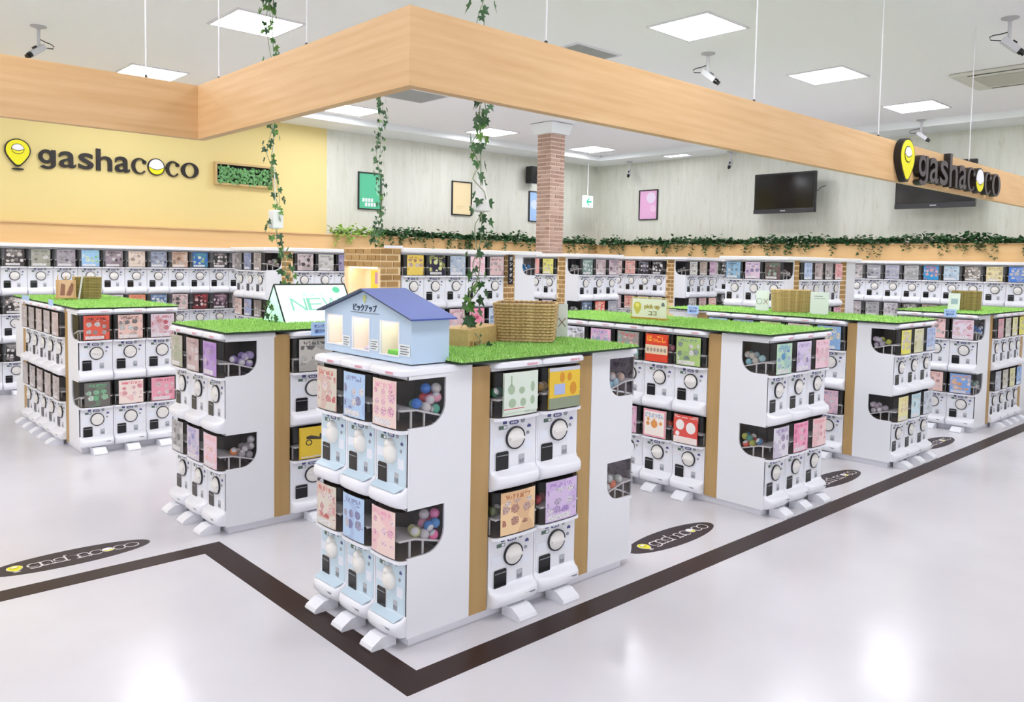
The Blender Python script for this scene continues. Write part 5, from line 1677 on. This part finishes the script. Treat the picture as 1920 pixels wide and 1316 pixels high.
def garland(name, label, a, b, n, size, m1, seed, tails, zc=2.125, zs=0.066, ys=0.07):
    rng = random.Random(seed)
    a, b = Vector(a), Vector(b)
    d = b - a
    L = d.length
    d.normalize()
    nrm = Vector((-d.y, d.x, 0))
    vs, fs = [], []
    def put(p, s):
        M = Matrix.Rotation(rng.uniform(0, 2 * PI), 3, 'Z') @ Matrix.Rotation(rng.uniform(0.6, 2.6), 3, 'X') @ Matrix.Rotation(rng.uniform(0, 2 * PI), 3, 'Y')
        o = len(vs)
        q = [(0, 0, 0), (0.42, 0.06, 0.18), (0.30, 0.0, 0.48), (0, -0.05, 0.9), (-0.30, 0.0, 0.48), (-0.42, 0.06, 0.18)]
        for v in q:
            vs.append(tuple(p + M @ (Vector(v) * s)))
        fs.append((o, o + 1, o + 2, o + 3)); fs.append((o, o + 3, o + 4, o + 5))
    for k in range(n):
        f = rng.random() * L
        amp = 0.6 + 0.4 * math.sin(f * 5.1 + seed) * math.sin(f * 2.3)
        put(a + d * f + nrm * rng.uniform(-ys, ys) + Vector((0, 0, zc - a.z + rng.gauss(0, zs * amp))), size * rng.uniform(0.7, 1.2))
    for k in range(tails):
        f = rng.random() * L
        ln = rng.uniform(0.08, 0.27)
        sd = rng.uniform(-1, 1) * 0.05
        for q in range(int(ln / 0.016)):
            z = zc - 0.03 - q * 0.016
            put(a + d * (f + sd * q * 0.1 + rng.uniform(-.035, .035)) - nrm * 0.0 + Vector((0, 0, z - a.z)) + OUT * (0.075 + rng.uniform(-0.01, 0.02)), size * rng.uniform(0.5, 0.85))
    t = thing(name, label, 'ivy', tuple(a))
    me = bpy.data.meshes.new('ivy_leaves')
    me.from_pydata([tuple(Vector(v) - a) for v in vs], [], fs)
    me.materials.append(m1)
    g = link('ivy_leaves', me, t)
    g['kind'] = 'stuff'
    path = [d * (L * i / 40) + Vector((0, 0, zc - a.z - 0.02 + 0.02 * math.sin(i * 1.7))) for i in range(41)]
    link('stem', MB().tube(path, 0.008, 5).mesh('garland_stem', STEM), t)
OUT = Vector((0, -1, 0))
garland('ivy_garland', 'dark green ivy garland on the ledge below the green framed poster', (7.35, 11.235, 2.085), (12.65, 11.235, 2.085), 2700, 0.075, LEAFD, 11, 44)
garland('fern_garland', 'light green fern garland on the ledge where the yellow wall ends', (6.45, 11.235, 2.085), (7.45, 11.235, 2.085), 340, 0.07, LEAFG, 12, 8)
OUT = Vector((-1, 0, 0))
garland('ivy_garland', 'long dark green ivy garland on the ledge below the televisions', (12.75, 11.1, 2.085), (12.75, 2.6, 2.085), 4400, 0.075, LEAFD, 13, 80)

# planted frame on the yellow wall
pf = thing('planted_frame', 'long wooden frame filled with green leaves on the yellow wall', 'wall planter', (4.70, 11.478, 2.735))
fw_, fh_ = 0.905, 0.325
FW = mat('frame_oak', '#cdb07a', 0.6)
for q in ((0, 0, fw_, 0.03), (0, fh_ - 0.03, fw_, fh_), (0, 0.03, 0.03, fh_ - 0.03), (fw_ - 0.03, 0.03, fw_, fh_ - 0.03)):
    link('frame_bar', MB().box(q[0], -0.07, q[1], q[2], 0.0, q[3]).mesh('frame_bar', FW), pf)
link('frame_back', MB().box(0.03, -0.02, 0.03, fw_ - 0.03, -0.002, fh_ - 0.03).mesh('frame_back', mat('frame_dark', '#1a1c18', 0.8)), pf)
rng = random.Random(21)
vs, fs = [], []
for k in range(420):
    p = Vector((rng.uniform(0.05, fw_ - 0.05), rng.uniform(-0.085, -0.03), rng.uniform(0.03, fh_ - 0.07)))
    M = Matrix.Rotation(rng.uniform(-0.8, 0.8), 3, 'Z') @ Matrix.Rotation(rng.uniform(-0.7, 0.7), 3, 'X') @ Matrix.Rotation(rng.uniform(0, 2 * PI), 3, 'Y')
    o = len(vs)
    for v in ((0, 0, 0), (0.45, 0.05, 0.2), (0.3, 0, 0.6), (0, -0.05, 0.9), (-0.3, 0, 0.6), (-0.45, 0.05, 0.2)):
        vs.append(tuple(p + M @ (Vector(v) * 0.05 * rng.uniform(0.7, 1.2))))
    fs += [(o, o + 1, o + 2, o + 3), (o, o + 3, o + 4, o + 5)]
me = bpy.data.meshes.new('planted_leaves')
me.from_pydata(vs, [], fs)
me.materials.append(leaf_mat('planter_green', '#5a9a58', '#8cc684'))
link('planted_leaves', me, pf)['kind'] = 'stuff'

# ------------------------------------------------------------------ framed posters, televisions, speaker
FRB = mat('frame_thin_black', '#1c1c20', 0.4)
def framed(label, loc, rz, w, h, art):
    t = thing('framed_poster', label, 'framed poster', loc, rz, 'framed posters on the walls')
    for q in ((-w / 2, 0, w / 2, 0.018), (-w / 2, h - 0.018, w / 2, h), (-w / 2, 0.018, -w / 2 + 0.018, h - 0.018), (w / 2 - 0.018, 0.018, w / 2, h - 0.018)):
        link('frame_bar', MB().box(q[0], -0.03, q[1], q[2], 0.0, q[3]).mesh('frame_bar', FRB), t)
    pr_ = link('print', MB().box(-w / 2 + 0.018, -0.012, 0.018, w / 2 - 0.018, -0.002, h - 0.018).mesh('print', mat('art_' + art[0].strip('#'), art[0], 0.3)), t)
    return pr_
p = framed('green framed poster with white block lettering', (7.335, 11.498, 2.52), 0, 0.45, 0.615, ('#5cc89a',))
b = MB()
rng = random.Random(5)
for r in range(2):
    for k in range(4):
        b.box(-0.14 + r * 0.05 + k * 0.055, -0.014, 0.13 - r * 0.075, -0.14 + r * 0.05 + k * 0.055 + 0.04, -0.0125, 0.19 - r * 0.075)
link('printed_blocks', b.mesh('printed_blocks', SIGNWHITE), p)['kind'] = 'stuff'
link('printed_glow', disc(MB(), 0.16, 0.40, 0.045, 0.16, -0.0135, -0.0122, 24).mesh('printed_glow', mat('art_mint', '#8fdcb8', 0.3)), p)
p = framed('pale yellow framed poster behind the large-leaved ivy strand', (9.30, 11.498, 2.53), 0, 0.465, 0.615, ('#f2dfb0',))
link('printed_lines', MB().box(-0.12, -0.0135, 0.16, 0.06, -0.0122, 0.168).box(-0.12, -0.0135, 0.13, 0.02, -0.0122, 0.138).mesh('printed_lines', mat('art_tan', '#d8bc80', 0.3)), p)['kind'] = 'stuff'
p = framed('sky blue framed poster half hidden by the brick pillar', (11.23, 11.498, 2.50), 0, 0.46, 0.60, ('#a8c8f0',))
link('printed_cloud', disc(MB(), -0.06, 0.34, 0.12, 0.09, -0.0135, -0.0122, 20).mesh('printed_cloud', mat('art_cloud', '#d4e2f8', 0.3)), p)
p = framed('pink framed poster with pale circles beside the exit sign', (12.998, 10.08, 2.59), -PI / 2, 0.465, 0.60, ('#ecb4dc',))
link('printed_circle', disc(MB(), 0.06, 0.44, 0.11, 0.11, -0.0135, -0.0122, 24).mesh('printed_circle', mat('art_lilac', '#ecdcf0', 0.3)), p)
link('printed_circle', disc(MB(), 0.12, 0.22, 0.08, 0.07, -0.0135, -0.0122, 24).mesh('printed_circle', mat('art_pinkpale', '#f4cce8', 0.3)), p)

TVB = mat('tv_black', '#0b0b0e', 0.25)
TVS = mat('tv_screen', '#060608', 0.12)
def tv(label, y):
    t = thing('wall_television', label, 'television', (12.62, y, 2.605), -PI / 2, 'wall televisions')
    w, h = 1.11, 0.68
    tl = link('tv_case', bevel_mesh(MB().box(-w / 2, 0.0, 0, w / 2, 0.07, h).mesh('tv_case', TVB), 0.008), t)
    link('screen', MB().box(-w / 2 + 0.03, -0.004, 0.085, w / 2 - 0.03, 0.0, h - 0.03).mesh('screen', TVS), t)
    link('lower_bezel', bevel_mesh(MB().box(-w / 2, -0.012, 0.0, w / 2, 0.0, 0.07).mesh('lower_bezel', mat('tv_bezel', '#2a2a2e', 0.35)), 0.004), t)
    link('maker_mark', MB().box(-0.045, -0.0145, 0.032, 0.045, -0.012, 0.044).mesh('maker_mark', GREYP), t)
    link('wall_bracket', MB().box(-0.2, 0.07, 0.2, 0.2, 0.36, 0.23).box(-0.2, 0.07, 0.45, 0.2, 0.36, 0.48).box(-0.25, 0.36, 0.1, 0.25, 0.378, 0.58).mesh('wall_bracket', FRB), t)
    b = MB().tube([(w / 2 - 0.05, 0.08, 0.32), (w / 2 + 0.05, 0.14, 0.42), (w / 2 + 0.09, 0.2, 0.44)], 0.006, 5)
    link('cable', b.mesh('cable', FRB), t)
tv('black wall television fully in view above the ivy', 6.945)
tv('black wall television partly covered by the fascia lettering', 4.55)
sp = thing('wall_speaker', 'black loudspeaker on the wall beside the brick pillar', 'loudspeaker', (10.98, 11.38, 3.23))
link('speaker_box', bevel_mesh(MB().box(-0.13, -0.12, 0, 0.13, 0.06, 0.33).mesh('speaker_box', TVB), 0.02), sp)
link('speaker_bracket', MB().box(-0.03, 0.06, 0.12, 0.03, 0.118, 0.2).mesh('speaker_bracket', FRB), sp)
link('cone_ring', MB().lathe([(0.08, -0.125), (0.08, -0.12), (0.06, -0.118)], 20, (0, 0, 0.11), 'y', True).mesh('cone_ring', FRB), sp)

# ------------------------------------------------------------------ exit sign
ex = thing('exit_sign', 'small hanging exit sign with a green arrow near the far corner', 'exit sign', (12.24, 11.05, 2.83))
link('sign_box', bevel_mesh(MB().box(-0.13, -0.03, 0, 0.13, 0.03, 0.235).mesh('sign_box', mat('exit_white', '#eafaf4', 0.4, emit='#e8fff6', estr=0.35)), 0.004), ex)
GRN = mat('exit_green', '#28b890', 0.4, emit='#28c090', estr=0.25)
link('arrow', MB().prism([(-0.075, 0.115), (0.0, 0.195), (0.025, 0.195), (-0.02, 0.13), (0.085, 0.13), (0.085, 0.10), (-0.02, 0.10), (0.025, 0.035), (0.0, 0.035)], 'xz', -0.034, -0.0302).mesh('arrow', GRN), ex)
link('hanger_rod', MB().tube([(0, 0, 0.235), (0, 0, ZS - 2.83)], 0.01, 8).mesh('hanger_rod', SOFF), ex)

# ------------------------------------------------------------------ ceiling fittings
CAMW = mat('camera_grey', '#c9c9cc', 0.4)
CAMP = mat('camera_plate', '#b8b6b8', 0.5)
def seccam(label, x, y, z, rz, k=1.0):
    t = thing('security_camera', label, 'camera', (x, y, z), rz, 'ceiling security cameras', (k, k, k))
    link('ceiling_plate', MB().lathe([(0.07, 0.0), (0.07, -0.008), (0.03, -0.022), (0.016, -0.03)], 20).mesh('ceiling_plate', CAMP, True, 40), t)
    link('stem', MB().tube([(0, 0, -0.02), (0, 0, -0.2)], 0.015, 10).mesh('camera_stem', CAMW, True, 40), t)
    h = link('camera_body', None, t, (0, -0.02, -0.235))
    h.rotation_euler = (math.radians(38), 0, 0)
    link('housing', bevel_mesh(MB().box(-0.032, -0.07, -0.028, 0.032, 0.09, 0.028).mesh('housing', CAMW), 0.006), h)
    link('lens', MB().lathe([(0.027, -0.07), (0.027, -0.10), (0.020, -0.102), (0.022, -0.125), (0.001, -0.125)], 16, (0, 0, 0), 'y').mesh('lens', TVB, True, 40), h)
    link('knuckle', MB().box(-0.012, -0.02, 0.028, 0.012, 0.02, 0.046).mesh('knuckle', TVB), h)
    link('cable', MB().tube([(0, 0.012, -0.12), (0, 0.07, -0.135), (0, 0.12, -0.14), (0, 0.15, -0.155), (0, 0.14, -0.18), (0, 0.06, -0.19)], 0.005, 6).mesh('camera_cable', FRB), t)
seccam('security camera hanging above the fascia over the yellow wall', 1.916, 8.772, ZC, math.radians(-70))
seccam('security camera hanging beside the largest ceiling light', 7.055, 4.771, ZC, math.radians(20))
seccam('dark security camera cut by the top corner of the picture', 7.81, 2.27, ZC, math.radians(30))
seccam('tiny security camera near the wall above the pink poster', 12.72, 10.38, ZS, math.radians(-60))
seccam('tiny security camera near the wall beside the first television', 12.72, 8.06, ZS, math.radians(-70))
seccam('white security camera peeking over the fascia by its yellow pin', 12.27, 4.64, ZS + 0.1, math.radians(20))

def vent(label, x, y):
    t = thing('ceiling_vent', label, 'ceiling vent', (x, y, ZC), 0, 'square ceiling vents')
    link('frame', fr_me, t)
    link('backing', MB().box(-.305, -.305, -0.003, .305, .305, -0.0005).mesh('vent_backing', MIDG), t)
    sl = MB().box(-.30, -0.006, -0.010, .30, 0.006, -0.004).mesh('slat', mat('vent_grey', '#aeb0ae', 0.5))
    for k in range(30):
        link('slat', sl, t, (0, -0.295 + k * 0.0203, 0))
vent('grey ceiling vent above the fascia, beside the hanging wire', 6.17, 5.77)
vent('grey ceiling vent just inside the fascia corner', 6.26, 8.72)
ac = thing('air_conditioner', 'ceiling cassette air conditioner with a black slot at the picture corner', 'air conditioner', (10.08, 2.9, ZC))
ACM = mat('ac_cream', '#d8d6ce', 0.5)
link('panel', bevel_mesh(MB().box(-0.47, -0.47, -0.035, 0.47, 0.47, -0.001).mesh('ac_panel', ACM), 0.012), ac)
link('intake_grille', MB().box(-0.26, -0.26, -0.042, 0.30, 0.30, -0.036).mesh('intake_grille', mat('ac_grille', '#bcbaae', 0.6)), ac)
link('outlet_slot', MB().box(-0.42, -0.30, -0.038, -0.385, 0.30, -0.0355).mesh('outlet_slot', TVB), ac)
link('outlet_slot', MB().box(0.385, -0.30, -0.038, 0.42, 0.30, -0.0355).mesh('outlet_slot', TVB), ac)

# ivy sprig lying against the open end of the NEW sign
sg = thing('ivy_sprig', 'small ivy sprig lying against the end of the NEW sign', 'ivy', (2.55, 5.22, TOPZ + 0.02))
link('stem', MB().tube([(0, 0.10, 0.10), (-0.01, 0.04, 0.11), (-0.005, -0.03, 0.09), (0, 0.06, 0.03), (-0.01, -0.08, 0.02)], 0.003, 5).mesh('stem', STEM), sg)
for k, (yy_, zz) in enumerate(((0.09, 0.10), (0.05, 0.115), (0.0, 0.105), (-0.03, 0.10), (0.06, 0.055), (0.03, 0.03), (-0.02, 0.02), (-0.06, 0.03), (-0.10, 0.01), (0.0, 0.0))):
    o = link('leaf', LMD, sg, (-0.012, yy_, zz))
    o.scale = (0.05, 0.05, 0.05)
    o.rotation_euler = (random.uniform(-0.3, 0.3), random.uniform(0, 6), -PI / 2 + random.uniform(-0.4, 0.4))
